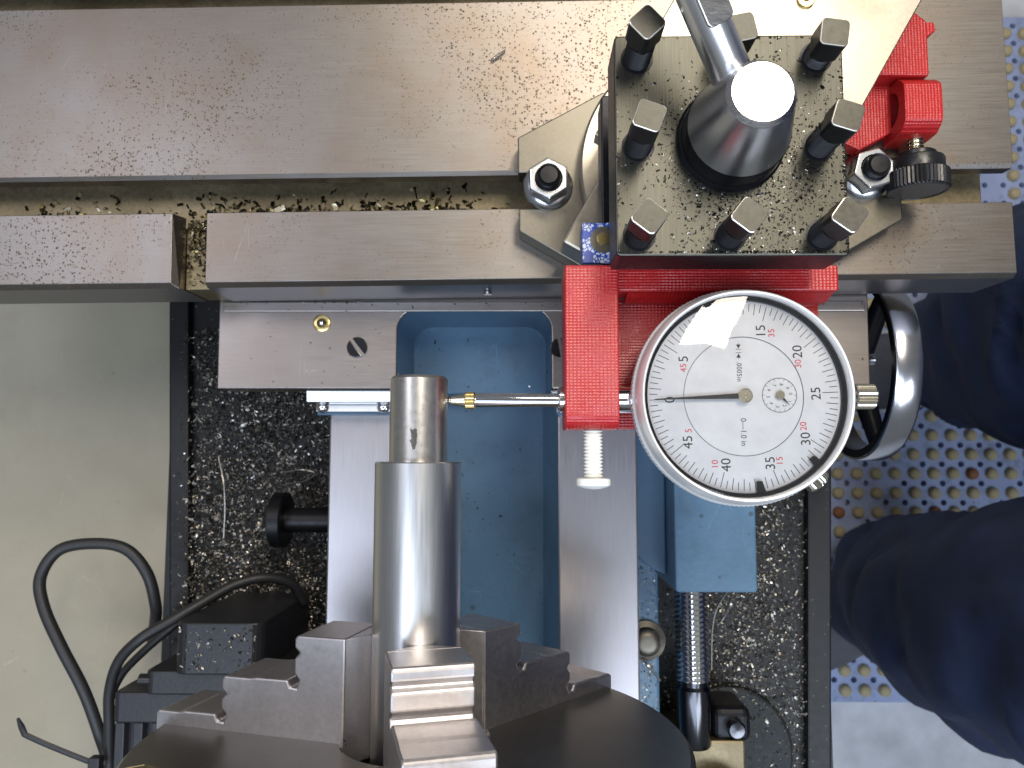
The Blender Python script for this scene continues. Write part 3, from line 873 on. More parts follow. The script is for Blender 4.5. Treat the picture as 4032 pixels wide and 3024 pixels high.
# ------------------------------------------------------------------ tool post
post = thing('tool_post', 'black four-way tool post with eight square-headed bolts and lever', 'tool post', (54, 80, -20))
pp = loc_of(post)
def PL(bm): return xf(bm, Matrix.Translation(-pp))
def slab(z0, z1, name, topmat, r=1.2):
    bm = BM(); prism(bm, rrect(24.0, 84.0, 50.4, 109.8, r, 3), z0, z1)
    bm.faces.ensure_lookup_table()
    o = put(name, PL(bm), None, post, bevel=0.5, mats=['black', topmat])
    for p in o.data.polygons:
        if p.normal.z > 0.9: p.material_index = 1
    return o
slab(9.5, 25, 'top_block', 'postTop')
slab(-19.8, -9, 'base_block', 'black')
bm = BM(); box(bm, 39, 69, 65.5, 94.5, -9.1, 9.4); put('core_block', PL(bm), 'black', post)
BX, BY = (30.0, 53.4, 77.0), (55.8, 79.6, 103.4)
bolts = [(0, 2, 42.5, 43), (1, 2, 40.0, 12), (2, 2, 37.5, -8), (0, 1, 43.5, -20), (2, 1, 43.2, -18), (0, 0, 41.5, -38), (1, 0, 42.2, -38), (2, 0, 42.0, -36)]
for ix, iy, zt, ang in bolts:
    cx, cy = BX[ix], BY[iy]
    bm = BM(); lathe(bm, [(3.6, 20)] + thread(3.62, 3.3, 25.2, zt - 8.6, 0.62) + [(3.55, zt - 8.2), (3.55, zt - 7.2)], 'z', (cx, cy, 0), 32)
    bo_ = put('bolt', PL(bm), 'black', post, smooth=25)
    bm = BM(); prism(bm, [(x * math.cos(math.radians(ang)) - y * math.sin(math.radians(ang)) + cx, x * math.sin(math.radians(ang)) + y * math.cos(math.radians(ang)) + cy) for x, y in rrect(-3.5, 3.5, -3.5, 3.5, 1.25, 5)], zt - 7.3, zt)
    h = put('head', PL(bm), None, post, bevel=0.28, seg=2, mats=['black', 'boltTop'], edge_mat='boltEdge')
    for p in h.data.polygons:
        if p.normal.z > 0.9: p.material_index = 1
    # only the top rim is worn bright
    md = h.modifiers['bevel']; md.limit_method = 'WEIGHT'
    att = h.data.attributes.new('bevel_weight_edge', 'FLOAT', 'EDGE')
    zmax = max(v.co.z for v in h.data.vertices)
    for e in h.data.edges:
        if all(h.data.vertices[i].co.z > zmax - 1e-6 for i in e.vertices): att.data[e.index].value = 1.0
    h.parent = bo_
    bm = BM(); lathe(bm, [(4.3, 24.9), (4.3, 25.12), (3.6, 25.2)], 'z', (cx, cy, 0), 28); sh = put('foot_ring', PL(bm), 'black', post, smooth=30); sh.parent = bo_  # flat black ring round the foot of each bolt
# hub of the clamping lever
bm = BM(); lathe(bm, [(14.0, 25.1), (14.2, 26.0), (13.6, 26.8)], 'z', (54, 81, 0), 64); put('hub_washer', PL(bm), 'black', post, smooth=40)
bm = BM(); lathe(bm, [(13.2, 26), (13.2, 33.6), (13.0, 34.0)], 'z', (54, 81, 0), 64); put('hub_skirt', PL(bm), 'black', post, smooth=30)
bm = BM(); lathe(bm, [(13.0, 33.9), (13.0, 34.1), (8.25, 50.8), (8.1, 51.2)], 'z', (54, 81, 0), 64); hub = put('hub', PL(bm), 'chromeDark', post, smooth=30)
bm = BM(); lathe(bm, [(8.1, 51.25), (7.0, 52.4), (0.4, 52.4)], 'z', (54, 81, 0), 64); hc = put('hub_cap', PL(bm), 'satin', post, smooth=25); hc.parent = hub
# lever rod leaving the hub towards the upper left, rising slightly
p0 = Vector((50.0, 89.0, 43.0)); p1 = Vector((15.5, 146, 70.0)); d = (p1 - p0).normalized()
q = Vector((0, 0, 1)).rotation_difference(d).to_matrix().to_4x4()
bm = BM(); lathe(bm, [(4.7, -3), (4.9, -2.6), (4.9, 70)], 'z', seg=40); xf(bm, Matrix.Translation(p0) @ q)
lv = put('lever', PL(bm), 'leverChrome', post, smooth=30)
fl_u = d; fl_z = (Vector((0, 0, 1)) - d * d.z).normalized(); fl_x = fl_u.cross(fl_z)
bm = BM(); pts = rrect(-3.4, 3.4, -5.2, 5.2, 1.6, 5)
ctr = p0 + d * 17.5
prism(bm, pts, 3.8, 5.02, lambda u, v, w: tuple(ctr + fl_x * (u + 0.5) + fl_u * v + fl_z * w))
fl = put('wrench_flat', PL(bm), 'satin', post, bevel=0.25); fl.parent = lv

chips('post_swarf', 4600, lambda r: (min(83.3, max(24.8, r.gauss(60, 15))), min(109, max(51.4, r.gauss(72, 15)))), lambda x, y, r: 25.03, (0.18, 0.85), 'swarfFine',
      'fine dark chips and bright curls scattered over the tool post top', 'swarf', 0.35, 21, flat=0.3)

# turning tool clamped under the post
tool = thing('turning_tool', 'blue lacquered lathe tool shank poking out left of the tool post', 'cutting tool', (30, 60.6, -9))
to_ = loc_of(tool)
bm = BM(); box(bm, 17.2, 60, 54.6, 66.8, -8.9, 0.2); s_ = put('shank', xf(bm, Matrix.Translation(-to_)), None, tool, bevel=0.35, mats=['toolBlue', 'toolTop'])
for p in s_.data.polygons:
    if p.normal.z > 0.9: p.material_index = 1
bm = BM(); prism(bm, circle(23.4, 61.6, 3.9, 32), 0.2, 0.5); pd = put('bare_patch', xf(bm, Matrix.Translation(-to_)), 'castgrey', tool)
bm = BM(); prism(bm, circle(23.2, 61.8, 1.9, 24), 0.5, 0.75); gp = put('brazed_spot', xf(bm, Matrix.Translation(-to_)), 'brass', tool); gp.parent = pd

# ------------------------------------------------------------------ red printed indicator holder
hol = thing('indicator_holder', 'red 3D-printed indicator holder clamped to the front of the tool post', 'holder', (45, 30, -14))
ho = loc_of(hol)
def HL(bm): return xf(bm, Matrix.Translation(-ho))
# clamp block along Y with rounded nose, the stem passes through it along X
def yz(y0, y1, z0, z1, r0, r1):
    return [(y1, z0), (y1, z1)] + [(y0 + r1 - r1 * math.sin(t), z1 - r1 + r1 * math.cos(t)) for t in [math.pi / 2 * i / 8 for i in range(9)]] + [(y0 + r0 - r0 * math.cos(t), z0 + r0 - r0 * math.sin(t)) for t in [math.pi / 2 * i / 6 for i in range(7)]]
bm = BM(); prism(bm, yz(6.3, 52.3, -9, 8.0, 2.5, 4.5), 11.6, 26.6, lambda u, v, w: (w, u, v))
put('clamp_block', HL(bm), 'red', hol, bevel=0.5)
bm = BM(); prism(bm, rrect(26.7, 90.2, 45.9, 53.6, 1.0, 4), -9, 2.4); put('mounting_bar', HL(bm), 'red', hol, bevel=0.7, seg=3)
bm = BM(); prism(bm, [(44.0, -9.5), (44.0, -4), (45.8, 1.2), (45.85, -9.5)], 30, 89, lambda u, v, w: (w, u, v)); put('fillet', HL(bm), 'red', hol)
bm = BM(); prism(bm, [(26.7, 6.8), (70, 6.8), (84, 22), (88.6, 31), (88.6, 45.8), (26.7, 45.8)], -14, -9.2); put('back_plate', HL(bm), 'red', hol, bevel=0.5)

# nylon screw
ny_ = thing('nylon_screw', 'white nylon thumb screw in the end of the red clamp', 'screw', (19.9, -1, 0))
no_ = loc_of(ny_)
bm = BM(); lathe(bm, [(2.5, 12)] + thread(2.75, 2.1, -8.2, 6.2, 0.98)[::-1] + [(2.1, -8.4)], 'y', (19.9, 0, 0), 28); put('thread', L(bm, no_), 'nylon', ny_, smooth=30)
bm = BM(); lathe(bm, [(2.2, -7.2), (4.7, -7.5), (4.85, -7.9), (4.85, -9.3), (4.3, -9.7), (2.2, -10.3), (0.3, -10.5)], 'y', (19.9, 0, 0), 36); put('head', L(bm, no_), 'nylon', ny_, smooth=35)

# ------------------------------------------------------------------ dial indicator
DC = Vector((59.8, 15.2, 0))
ind = thing('dial_indicator', 'round dial indicator with white face held by the red bracket', 'dial gauge', (59.8, 15.2, -9))
io = loc_of(ind)
def IL(bm): return xf(bm, Matrix.Translation(-io))
bm = BM(); lathe(bm, [(26.5, -9), (27.2, -8.4), (27.2, 5.2)], 'z', tuple(DC), 72); put('case', IL(bm), 'chrome', ind, smooth=35)
bm = BM()
NS = 300
lathe(bm, [(29.0, 4.8), (29.75, 5.2), (29.75, 8.6), (29.2, 9.2)], 'z', tuple(DC), NS, close=False, wob=lambda r, h, i: r + (0.16 if (i % 2 and r > 29.5) else 0))
bz = put('bezel_knurl', IL(bm), 'alu', ind, smooth=20)
bm = BM()
lathe(bm, [(29.1, 9.0), (29.3, 9.6), (29.1, 12.0), (28.4, 15.2), (28.0, 15.7), (27.6, 15.6), (27.3, 14.6), (27.3, 11.8)], 'z', tuple(DC), 120, close=False)
bz2 = put('bezel', IL(bm), 'alu', ind, smooth=35)
bm = BM(); lathe(bm, [(27.31, 12.8), (27.0, 12.6), (26.2, 12.0), (26.15, 11.0)], 'z', tuple(DC), 96, close=False); gsk = put('gasket', IL(bm), 'blackPlastic', ind, smooth=40)
FZ = 11.0
bm = BM(); lathe(bm, [(27.2, FZ - 0.6), (27.2, FZ), (16.25, FZ)], 'z', tuple(DC), 96, close=False); fc = put('scale_ring', IL(bm), 'dial', ind)
bm = BM(); prism(bm, circle(DC.x, DC.y, 16.2, 96), FZ - 0.6, FZ - 0.15); fi = put('dial_face', IL(bm), 'dialInner', ind)
ROT = math.radians(2.5)
def dp(r, ang):  # dial polar -> world xy, ang measured clockwise from the 0 mark (which points left)
    t = math.pi + ROT - ang
    return DC.x + r * math.cos(t), DC.y + r * math.sin(t)
tick_me = {}
for k in range(100):
    kind = 'long' if k % 10 == 0 else ('medium' if k % 2 == 0 else 'short')
    r0 = {'long': 21.3, 'medium': 22.4, 'short': 23.3}[kind]; r1 = 25.5
    if kind not in tick_me:
        bm = BM(); box(bm, -(r1 - r0) / 2, (r1 - r0) / 2, -0.085, 0.085, 0, 0.05)
        o = put('tick', bm, 'ink', ind); tick_me[kind] = o.data
    else:
        o = bpy.data.objects.new('tick', tick_me[kind]); COL.objects.link(o); o.parent = ind
    a_ = 2 * math.pi * k / 100
    x, y = dp((r0 + r1) / 2, a_)
    o.location = ((x - io.x) * S, (y - io.y) * S, (FZ + 0.01 - io.z) * S)
    o.rotation_euler = (0, 0, math.pi + ROT - a_)
def text(body, x, y, size, rotdeg, mat, name, parent, z=FZ + 0.02, sx=1.0, space=1.0):
    cu = bpy.data.curves.new(name, 'FONT'); cu.body = body; cu.size = size; cu.align_x = 'CENTER'; cu.align_y = 'CENTER'; cu.extrude = 0.02
    cu.space_character = space; cu.resolution_u = 4
    to2 = bpy.data.objects.new('tmp_text', cu); COL.objects.link(to2)
    bpy.context.view_layer.update()
    dg = bpy.context.evaluated_depsgraph_get()
    me = bpy.data.meshes.new_from_object(to2.evaluated_get(dg))
    bpy.data.objects.remove(to2); bpy.data.curves.remove(cu)
    bb = np.array([v.co[:] for v in me.vertices]); c = (bb.max(0) + bb.min(0)) / 2
    me.transform(Matrix.Scale(S, 4) @ Matrix.Diagonal((sx, 1, 1, 1)) @ Matrix.Translation((-c[0], -c[1], 0)))
    me.name = name; me.materials.clear(); me.materials.append(M[mat])
    o = bpy.data.objects.new(name, me); COL.objects.link(o); o.parent = parent
    o.location = ((x - io.x) * S, (y - io.y) * S, (z - io.z) * S); o.rotation_euler = (0, 0, math.radians(rotdeg))
    return o
ZS = 0.0395
def zc(zx, zy): return DC.x + (zx - 857) * ZS, DC.y - (zy - 872) * ZS
for s_, zx, zy in (('0', 350, 898), ('5', 448, 615), ('10', 668, 432), ('15', 985, 415), ('20', 1232, 565), ('25', 1350, 855), ('30', 1270, 1163), ('35', 1025, 1330), ('40', 725, 1343), ('45', 468, 1190)):
    text(s_, *zc(zx, zy), 3.7, 92, 'ink', 'numeral', ind)
for s_, zx, zy in (('45', 447, 678), ('40', 598, 452), ('35', 1058, 435), ('30', 1235, 648), ('20', 1258, 1078), ('15', 1090, 1310), ('10', 650, 1333), ('5', 475, 1110)):
    text(s_, *zc(zx, zy), 2.45, 92, 'inkRed', 'red_numeral', ind)
FZI = FZ - 0.12
text('.0005in', *zc(833, 702), 1.95, -90, 'ink', 'resolution_text', ind, FZI, 0.9, 1.08)
text('0\u20141.0 in', *zc(853, 1118), 2.15, -90, 'ink', 'range_text', ind, FZI, 0.95)
bm = BM()
for cy_, s_ in ((530, 1), (590, -1)):
    x, y = zc(830, cy_)
    prism(bm, [(x - 0.62, y + 0.62 * s_), (x + 0.62, y + 0.62 * s_), (x, y - 0.5 * s_)][::s_], FZI, FZI + 0.04)
    x, y = zc(830, 547 if s_ > 0 else 571)
    box(bm, x - 0.75, x + 0.75, y - 0.06, y + 0.06, FZI, FZI + 0.04)
for y0_, y1_ in ((502, 520), (598, 616)):
    (x, ya), (_, yb) = zc(830, y0_), zc(830, y1_)
    box(bm, x - 0.05, x + 0.05, yb, ya, FZI, FZI + 0.04)
put('division_symbol', IL(bm), 'ink', ind)
bm = BM(); ring_prism(bm, circle(DC.x, DC.y, 16.28, 96), circle(DC.x, DC.y, 16.12, 96), FZ - 0.14, FZ + 0.03); put('face_circle', IL(bm), 'inkGrey', ind)
# small revolution counter
sx_, sy_ = zc(1103, 865)
bm = BM(); ring_prism(bm, circle(sx_, sy_, 4.72, 64), circle(sx_, sy_, 4.58, 64), FZI, FZI + 0.03); sd = put('counter_ring', IL(bm), 'ink', ind)
for k in range(20):
    a_ = 2 * math.pi * k / 20
    r0 = 3.95 if k % 2 == 0 else 4.2
    bm = BM(); prism(bm, [(r0, -0.05), (4.6, -0.05), (4.6, 0.05), (r0, 0.05)], FZI, FZI + 0.03, lambda u, v, w: (sx_ + u * math.cos(a_) - v * math.sin(a_), sy_ + u * math.sin(a_) + v * math.cos(a_), w))
    o = put('counter_tick', IL(bm), 'ink', ind); o.parent = sd
for k, s_ in enumerate(('0', '.1', '.2', '.3', '.4', '.5', '.6', '.7', '.8', '.9')):
    a_ = -2 * math.pi * k / 10 + 0.12
    o = text(s_, sx_ + 3.05 * math.cos(a_), sy_ + 3.05 * math.sin(a_), 1.35, -90, 'ink', 'counter_numeral', ind, FZI, 0.9)
    o.parent = sd
bm = BM(); a_ = math.radians(-47); prism(bm, [(0.4, -0.32), (1.9, -0.24), (3.9, 0), (1.9, 0.24), (0.4, 0.32)], FZ + 0.35, FZ + 0.45, lambda u, v, w: (sx_ + u * math.cos(a_) - v * math.sin(a_), sy_ + u * math.sin(a_) + v * math.cos(a_), w)); sh = put('counter_hand', IL(bm), 'ink', ind)
bm = BM(); lathe(bm, [(1.25, FZ), (1.25, FZ + 0.7), (1.1, FZ + 0.9), (0.2, FZ + 0.9)], 'z', (sx_, sy_, 0), 32); put('counter_hub', IL(bm), 'nickel', ind, smooth=35)
# main hand
a_ = math.pi + math.radians(2.3)
bm = BM(); prism(bm, [(1.2, -0.75), (23.6, -0.14), (24.6, 0), (23.6, 0.14), (1.2, 0.75)], FZ + 1.3, FZ + 1.45, lambda u, v, w: (DC.x + u * math.cos(a_) - v * math.sin(a_), DC.y + u * math.sin(a_) + v * math.cos(a_), w)); put('hand', IL(bm), 'ink', ind)
bm = BM(); lathe(bm, [(1.6, FZ), (1.95, FZ + 1.0), (1.95, FZ + 1.9), (1.7, FZ + 2.1), (0.45, FZ + 2.1), (0.35, FZ + 1.8)], 'z', tuple(DC), 40); put('hand_hub', IL(bm), 'nickel', ind, smooth=35)
# tolerance pointers
for deg, tip in ((-43.5, 24.2), (-81.5, 23.3)):
    a_ = math.radians(deg)
    bm = BM(); prism(bm, [(tip - 0.3, -0.8), (27.2, -1.3), (27.2, 1.4), (tip - 0.1, 0.7)], FZ + 0.6, FZ + 1.1, lambda u, v, w: (DC.x + u * math.cos(a_) - v * math.sin(a_), DC.y + u * math.sin(a_) + v * math.cos(a_), w))
    put('tolerance_pointer', IL(bm), 'blackPlastic', ind)
bm = BM(); lathe(bm, [(27.28, 14.0), (24, 14.5), (18, 14.85), (10, 15.1), (0.3, 15.2)], 'z', tuple(DC), 96, close=False); put('crystal', IL(bm), 'glass', ind, smooth=180)
# stem, plunger and contact tip along X
SYv = 14.9
bm = BM(); lathe(bm, [(3.2, 9.9), (3.7, 10.4), (3.7, 33.2)], 'x', (0, SYv, 0), 40); put('stem', IL(bm), 'chrome', ind, smooth=35)
bm = BM(); lathe(bm, [(1.95, -13.8), (2.05, -13.4), (2.05, 10)], 'x', (0, SYv - 0.2, 0), 32); pl_ = put('plunger', IL(bm), 'chrome', ind, smooth=35)
bm = BM(); lathe(bm, [(2.2, -16.7), (2.45, -16.4), (2.45, -14.1), (2.2, -13.8)], 'x', (0, SYv - 0.2, 0), 48, wob=knurl(48, 0.16)); kn = put('tip_knurl', IL(bm), 'brass', ind); kn.parent = pl_
bm = BM(); lathe(bm, [(0.15, -21.75), (0.55, -21.6), (0.85, -21.2), (0.95, -20.8), (1.35, -20.6), (1.95, -16.7)], 'x', (0, SYv - 0.2, 0), 32); tp = put('contact_tip', IL(bm), 'nickel', ind, smooth=30); tp.parent = pl_
# top cap of the plunger and the bezel lock screw
bm = BM(); lathe(bm, [(3.0, 87), (3.0, 90.0)], 'x', (0, SYv + 0.7, 0), 32); put('cap_neck', IL(bm), 'nickel', ind, smooth=35)
bm = BM(); lathe(bm, [(3.4, 90.0), (3.6, 90.3), (3.6, 92.0), (3.3, 92.3)], 'x', (0, SYv + 0.7, 4.2), 32); put('cap_ring', IL(bm), 'blackPlastic', ind, smooth=35)
bm = BM(); lathe(bm, [(3.3, 92.3), (3.55, 92.6), (3.55, 97.6), (3.0, 98.4)], 'x', (0, SYv + 0.7, 4.2), 56, wob=knurl(56, 0.22)); put('cap', IL(bm), 'nickel', ind)
a_ = math.radians(-46)
bm = BM(); lathe(bm, [(1.6, 26), (1.6, 29.6), (3.4, 29.7), (3.7, 30.0), (3.7, 32.6), (3.3, 33.2)], 'x', (0, 0, 0), 48, wob=lambda r, h, i: r - (0.22 if (i % 2 and r > 3.5) else 0))
xf(bm, Matrix.Translation((DC.x, DC.y, 2.5)) @ Matrix.Rotation(a_, 4, 'Z')); put('lock_screw', IL(bm), 'nickel', ind)

# ------------------------------------------------------------------ spare red clamp with thumb screw
sp = thing('spare_clamp', 'spare red 3D-printed clamp lying on the table behind the compound slide', 'clamp', (133, 124, -60))
so = loc_of(sp)
def SL(bm): return xf(bm, Matrix.Translation(Vector((5, 4, 0)) - so))
n = 32   # lug: rounded outline in YZ, hole along X
def lug_outline():
    pts = []
    for i in range(n):
        t = 2 * math.pi * i / n
        c_, s_ = math.cos(t), math.sin(t)
        k = 1 / max(abs(c_), abs(s_)); rr = min(k, 1.18)
        pts.append((114.4 + 9.8 * rr * c_, -45.0 + 12.6 * rr * s_))
    return pts
bm = BM(); ring_prism(bm, lug_outline(), circle(115.4, -43.0, 6.2, n), 124.0, 136.8, lambda u, v, w: (w, u, v)); put('lug', SL(bm), 'red', sp, bevel=0.4)
bm = BM(); prism(bm, [(112, 102.5), (128, 103), (128, 128), (112, 128)], -59.8, -51); put('foot', SL(bm), 'red', sp, bevel=0.6)
bm = BM(); prism(bm, [(112.5, 125.2), (134.5, 124.9), (134.5, 144.5), (128.5, 149.5), (121, 144)], -59.8, -35.5); put('arm', SL(bm), 'red', sp, bevel=0.8)
bm = BM(); prism(bm, [(134.6, 139.2), (138.4, 142.2), (137.6, 145.2), (134.6, 145)], -50, -37.2); put('tab', SL(bm), 'red', sp, bevel=0.4)
bm = BM(); prism(bm, [(122, 149.8), (129.8, 150), (129.8, 156), (125, 158)], -58, -40); put('finger', SL(bm), 'red', sp, bevel=0.4)
bm = BM(); prism(bm, [(100, 108), (113, 101.6), (124.5, 108), (124.5, 126), (106, 126)], -49.2, -43); put('rib', SL(bm), 'red', sp, bevel=0.5)

ts = thing('thumb_screw', 'black knurled thumb screw threaded into the spare red clamp', 'thumb screw', (137, 98, -52))
tso = loc_of(ts) - Vector((5.6, 5.8, 0))
bm = BM(); lathe(bm, [(2.6, 108)] + thread(2.75, 2.1, 98.2, 105.2, 1.3)[::-1] + [(2.1, 97.5)], 'y', (131.2, 0, -42), 28); put('thread', L(bm, tso), 'nickel', ts, smooth=30)
bm = BM(); lathe(bm, [(6.0, 98.0), (6.4, 97.6), (6.4, 96.4), (8.6, 95.6), (8.9, 95.0), (8.9, 91.2), (8.6, 90.9)], 'y', (131.4, 0, -42), 48); put('shoulder', L(bm, tso), 'blackPlastic', ts, smooth=30)
bm = BM(); lathe(bm, [(8.5, 91.4), (10.0, 91.0), (10.2, 90.6), (10.2, 85.0), (9.6, 84.4)], 'y', (131.4, 0, -42), 100, close=False, wob=lambda r, h, i: r - (0.35 if (i % 2 and r > 9.9) else 0)); put('knurled_rim', L(bm, tso), 'blackPlastic', ts)
bm = BM(); lathe(bm, [(9.7, 84.5), (8.8, 84.3), (8.4, 85.2), (0.4, 85.6)], 'y', (131.4, 0, -42), 48); put('end_cap', L(bm, tso), 'blackPlastic', ts, smooth=35)

# ------------------------------------------------------------------ workpiece
wk = thing('turned_bar', 'turned steel bar with reduced end held in the chuck', 'workpiece', (-29.9, -40, -12.2))
wo = loc_of(wk)
bm = BM(); lathe(bm, [(12.2, -175), (12.2, -3.1), (11.9, -2.8), (8.35, -2.8)], 'y', (-29.9, 0, 0), 96); put('bar', L(bm, wo), 'bar', wk, smooth=30)
bm = BM(); lathe(bm, [(8.25, -2.85), (8.25, 20.7), (7.5, 21.5), (0.3, 21.5)], 'y', (-29.9, 0, 0), 96); put('reduced_end', L(bm, wo), 'barTurned', wk, smooth=30)

# ------------------------------------------------------------------ chuck
ch = thing('lathe_chuck', 'dark three-jaw lathe chuck gripping the steel bar', 'chuck', (-29.9, -115, -76))
cho = loc_of(ch)
CF = -78.5
bm = BM(); lathe(bm, [(0.5, CF - 42), (20, CF - 42), (20, CF - 0.8), (20.8, CF), (74.3, CF), (75.6, CF - 1.3), (75.6, CF - 70), (40, CF - 70)], 'y', (-29.9, 0, 0), 160, close=False)
put('chuck_body', L(bm, cho), 'chuck', ch, smooth=30)
prof = [(16.5, -6), (16.5, 27.6), (31.2, 27.6), (32, 26.8), (32, 24.3), (30.5, 22.9), (32, 21.3), (32, 17.3), (30.4, 15.6), (31.2, 13.4), (33.2, 13.6), (34, 15.4), (44, 15.3), (46, 15.0), (54, 15.0), (55, 14.2), (55, 11.4), (53.5, 10.0), (55, 8.5), (55, 6.2), (53.4, 4.5), (54.2, 2.3), (56.2, 2.5), (57, 4.3), (67, 4.2), (69, 3.8), (76, 3.8), (76.8, 3.0), (76.8, -6)]
for th in (74.5, 194.8, 313.0):
    t = math.radians(th)
    rd = Vector((math.cos(t), 0, math.sin(t))); wd = Vector((-math.sin(t), 0, math.cos(t)))
    O = Vector((-29.9, CF, 0))
    bm = BM()
    prism(bm, prof, -10.3, 10.3, lambda u, v, w: tuple(O + rd * u + Vector((0, v, 0)) + wd * w))
    bmesh.ops.recalc_face_normals(bm, faces=bm.faces)
    jw = put('jaw', L(bm, cho), 'jaw', ch, bevel=0.55)
    bm = BM()
    prism(bm, [(12.25, -2.5), (16.45, -10.2), (16.45, 10.2), (12.25, 2.5)], -6, 27.55, lambda u, v, w: tuple(O + rd * u + wd * v + Vector((0, w, 0))))
    tip = put('jaw_tip', L(bm, cho), 'jaw', ch, bevel=0.3); tip.parent = jw
bm = BM(); lathe(bm, [(5.5, CF + 0.15), (4.2, CF + 0.3), (3.9, CF - 0.1)], 'y', (-95, 0, 25), 6); put('socket_screw', L(bm, cho), 'oily', ch)
chips('chuck_crumbs', 120, lambda r: (r.uniform(-50, -10), CF + abs(r.gauss(0, 0.5)) + 0.2), lambda x, y, r: r.uniform(-30, 14), (0.3, 0.9), 'swarfFine', 'tiny crumbs of metal clinging to the chuck face around the bar', 'swarf', 0.2, 31)

# ------------------------------------------------------------------ handwheel
hw = thing('handwheel', 'polished chrome handwheel at the right end below the table', 'handwheel', (150, 39, -125))
hwo = loc_of(hw)
hc_ = (0, 38.0, -128)
bm = BM()
lathe(bm, [(40.2, 148.6), (41.2, 148.9), (41.6, 149.6), (41.6, 158.9), (41.1, 159.9), (39.6, 160.3)], 'x', hc_, 120, close=False)
put('rim', L(bm, hwo), 'wheelChrome', hw, smooth=40)
bm = BM(); lathe(bm, [(40.25, 148.55), (36.8, 148.9), (36.4, 154), (36.8, 160), (39.7, 160.25)], 'x', hc_, 100, close=False)
put('rim_inner', L(bm, hwo), 'black', hw, smooth=40)
for k in range(3):
    t = math.radians(40 + 120 * k)
    bm = BM(); tube(bm, [(151, hc_[1] + 10 * math.cos(t), hc_[2] + 10 * math.sin(t)), (153.5, hc_[1] + 37 * math.cos(t), hc_[2] + 37 * math.sin(t))], [5, 3.6], 14)
    put('spoke', L(bm, hwo), 'black', hw, smooth=50)
bm = BM(); lathe(bm, [(13, 141), (13.5, 142), (13.5, 150)], 'x', hc_, 48); put('hub', L(bm, hwo), 'black', hw, smooth=35)
x, y, z = at(3455, 1400, -100)
bm = BM(); prism(bm, circle(y, -112, 5.2, 6), 142.2, 147.5, lambda u, v, w: (w, u, v)); put('hex_nut', L(bm, hwo), 'zinc', hw, bevel=0.5)
bm = BM(); lathe(bm, [(2.6, 147.5), (2.6, 151)], 'x', (0, y, -112), 24); put('stud', L(bm, hwo), 'zinc', hw, smooth=35)
bm = BM(); lathe(bm, [(26, 139.5), (27, 140.5), (27, 141)], 'x', hc_, 48); put('graduated_collar', L(bm, hwo), 'black', hw, smooth=35)

# ------------------------------------------------------------------ motor, cables
mt = thing('stepper_motor', 'black motor housing with cooling ribs beside the chuck', 'motor', (-140, -120, -190))
mo_ = loc_of(mt)
def ML(bm): return xf(bm, Matrix.Translation(-mo_))
bm = BM(); prism(bm, rrect(-148.5, -110.5, -188, -112, 6, 5), -94, -72.5, lambda u, v, w: (u, w, v)); put('connector_box', ML(bm), 'motor', mt, bevel=0.8)
bm = BM(); prism(bm, rrect(-163, -100, -189, -118, 4, 5), -104, -94.1, lambda u, v, w: (u, w, v)); put('flange', ML(bm), 'motor', mt, bevel=0.8)
bm = BM(); tube(bm, [(-166, -98.5, -121), (-105, -98.5, -121)], 2.6, 14); put('seal_bead', ML(bm), 'blackPlastic', mt, smooth=60)
bm = BM(); prism(bm, rrect(-178, -100, -189, -121.5, 3, 4), -117, -104.1, lambda u, v, w: (u, w, v)); put('housing_collar', ML(bm), 'motor', mt, bevel=0.8)
bm = BM(); box(bm, -176, -102, -240, -117.1, -188, -127); put('housing', ML(bm), 'motor', mt, bevel=0.6)
for k in range(9):
    x0 = -177 + k * 8
    bm = BM(); box(bm, x0, x0 + 4.2, -240, -117.2, -126.9, -122.5); put('rib', ML(bm), 'motor', mt, bevel=0.5)
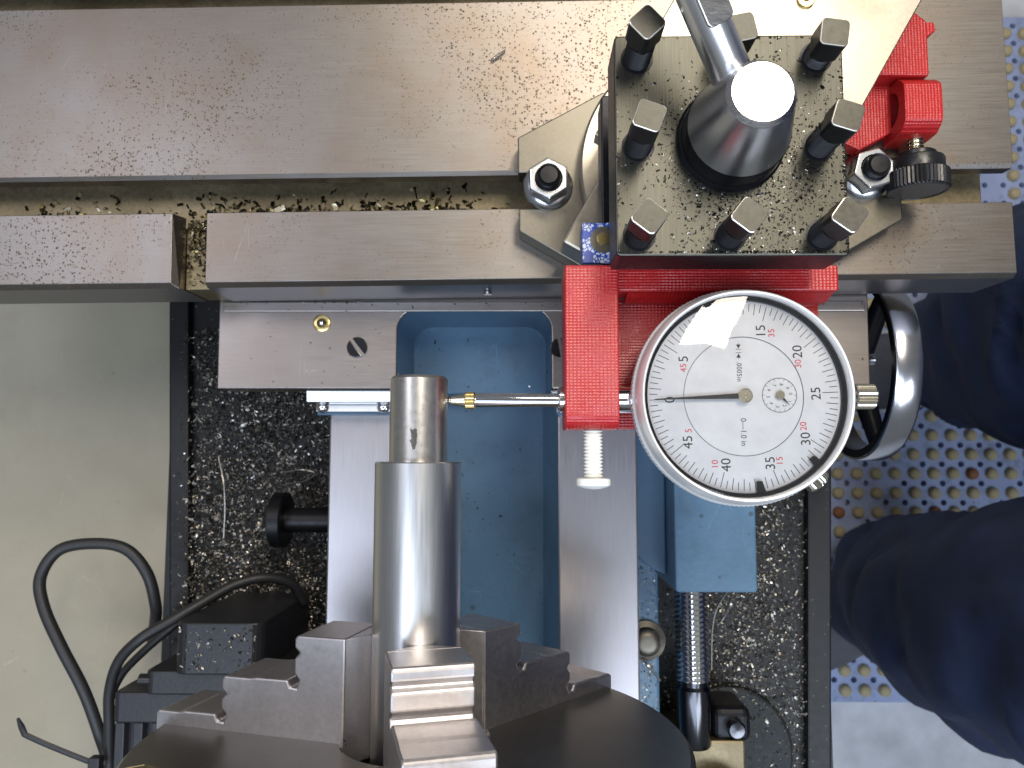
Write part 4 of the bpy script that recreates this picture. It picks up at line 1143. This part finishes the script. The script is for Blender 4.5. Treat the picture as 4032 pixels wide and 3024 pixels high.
chips('motor_swarf', 110, lambda r: (r.uniform(-146, -113), r.uniform(-92, -74)), lambda x, y, r: -111.9, (0.5, 1.9), 'swarfTray', 'bright crumbs of swarf on the black motor box', 'swarf', 0.4, 41)

def cable(name, pts, r, label):
    P = catmull([at(*p) for p in pts], 10); c = sum(P, Vector()) / len(P)
    bm = BM(); tube(bm, [p - c for p in P], r, 16)
    o = put(name, bm, 'rubber', None, smooth=60); o.location = c * S
    return tag(o, label, 'cable')
cable('black_cable', [(425, 3200, -150), (425, 3010, -148), (392, 2890, -146), (330, 2720, -142), (240, 2545, -140), (172, 2390, -140), (160, 2270, -142), (235, 2165, -144), (380, 2140, -146), (500, 2165, -148), (580, 2260, -150), (612, 2380, -154), (612, 2440, -160), (600, 2520, -172)], 2.7, 'thick black cable standing up in a tall loop left of the motor')
cable('black_cable', [(440, 3200, -146), (432, 3010, -144), (430, 2850, -140), (432, 2720, -136), (470, 2600, -132), (560, 2510, -130), (680, 2440, -134), (800, 2370, -140), (930, 2300, -146), (1050, 2275, -152), (1150, 2300, -160), (1195, 2370, -168)], 2.4, 'black cable arching over the motor box to the tray')
cable('black_cable', [(470, 3200, -152), (452, 2960, -152), (430, 2790, -152), (470, 2670, -152), (560, 2570, -150), (690, 2460, -150), (760, 2420, -156)], 1.9, 'thinner black cable tucked behind the arching one')
P = [Vector(at(*p)) for p in ((418, 3006, -138), (370, 3004, -137), (290, 2975, -134), (180, 2930, -130), (98, 2893, -128), (84, 2860, -126), (70, 2828, -124))]
P = catmull(P[:5], 8) + P[5:]
c = sum(P, Vector()) / len(P)
bm = BM(); tube(bm, [p - c for p in P], [1.25] * (len(P) - 1) + [0.6], 8, 0.4)
zt = put('zip_tie_strap', bm, 'rubber', None, smooth=60); zt.location = c * S
tag(zt, 'black zip tie tail with a bent end on the cables', 'zip tie')
bm = BM(); x, y, z = at(378, 3005, -136); box(bm, -2.6, 2.6, -3.0, 3.0, -2.5, 2.5)
hd = put('head', bm, 'rubber', None, bevel=0.6); hd.parent = zt; hd.location = (Vector((x, y, z)) - c) * S
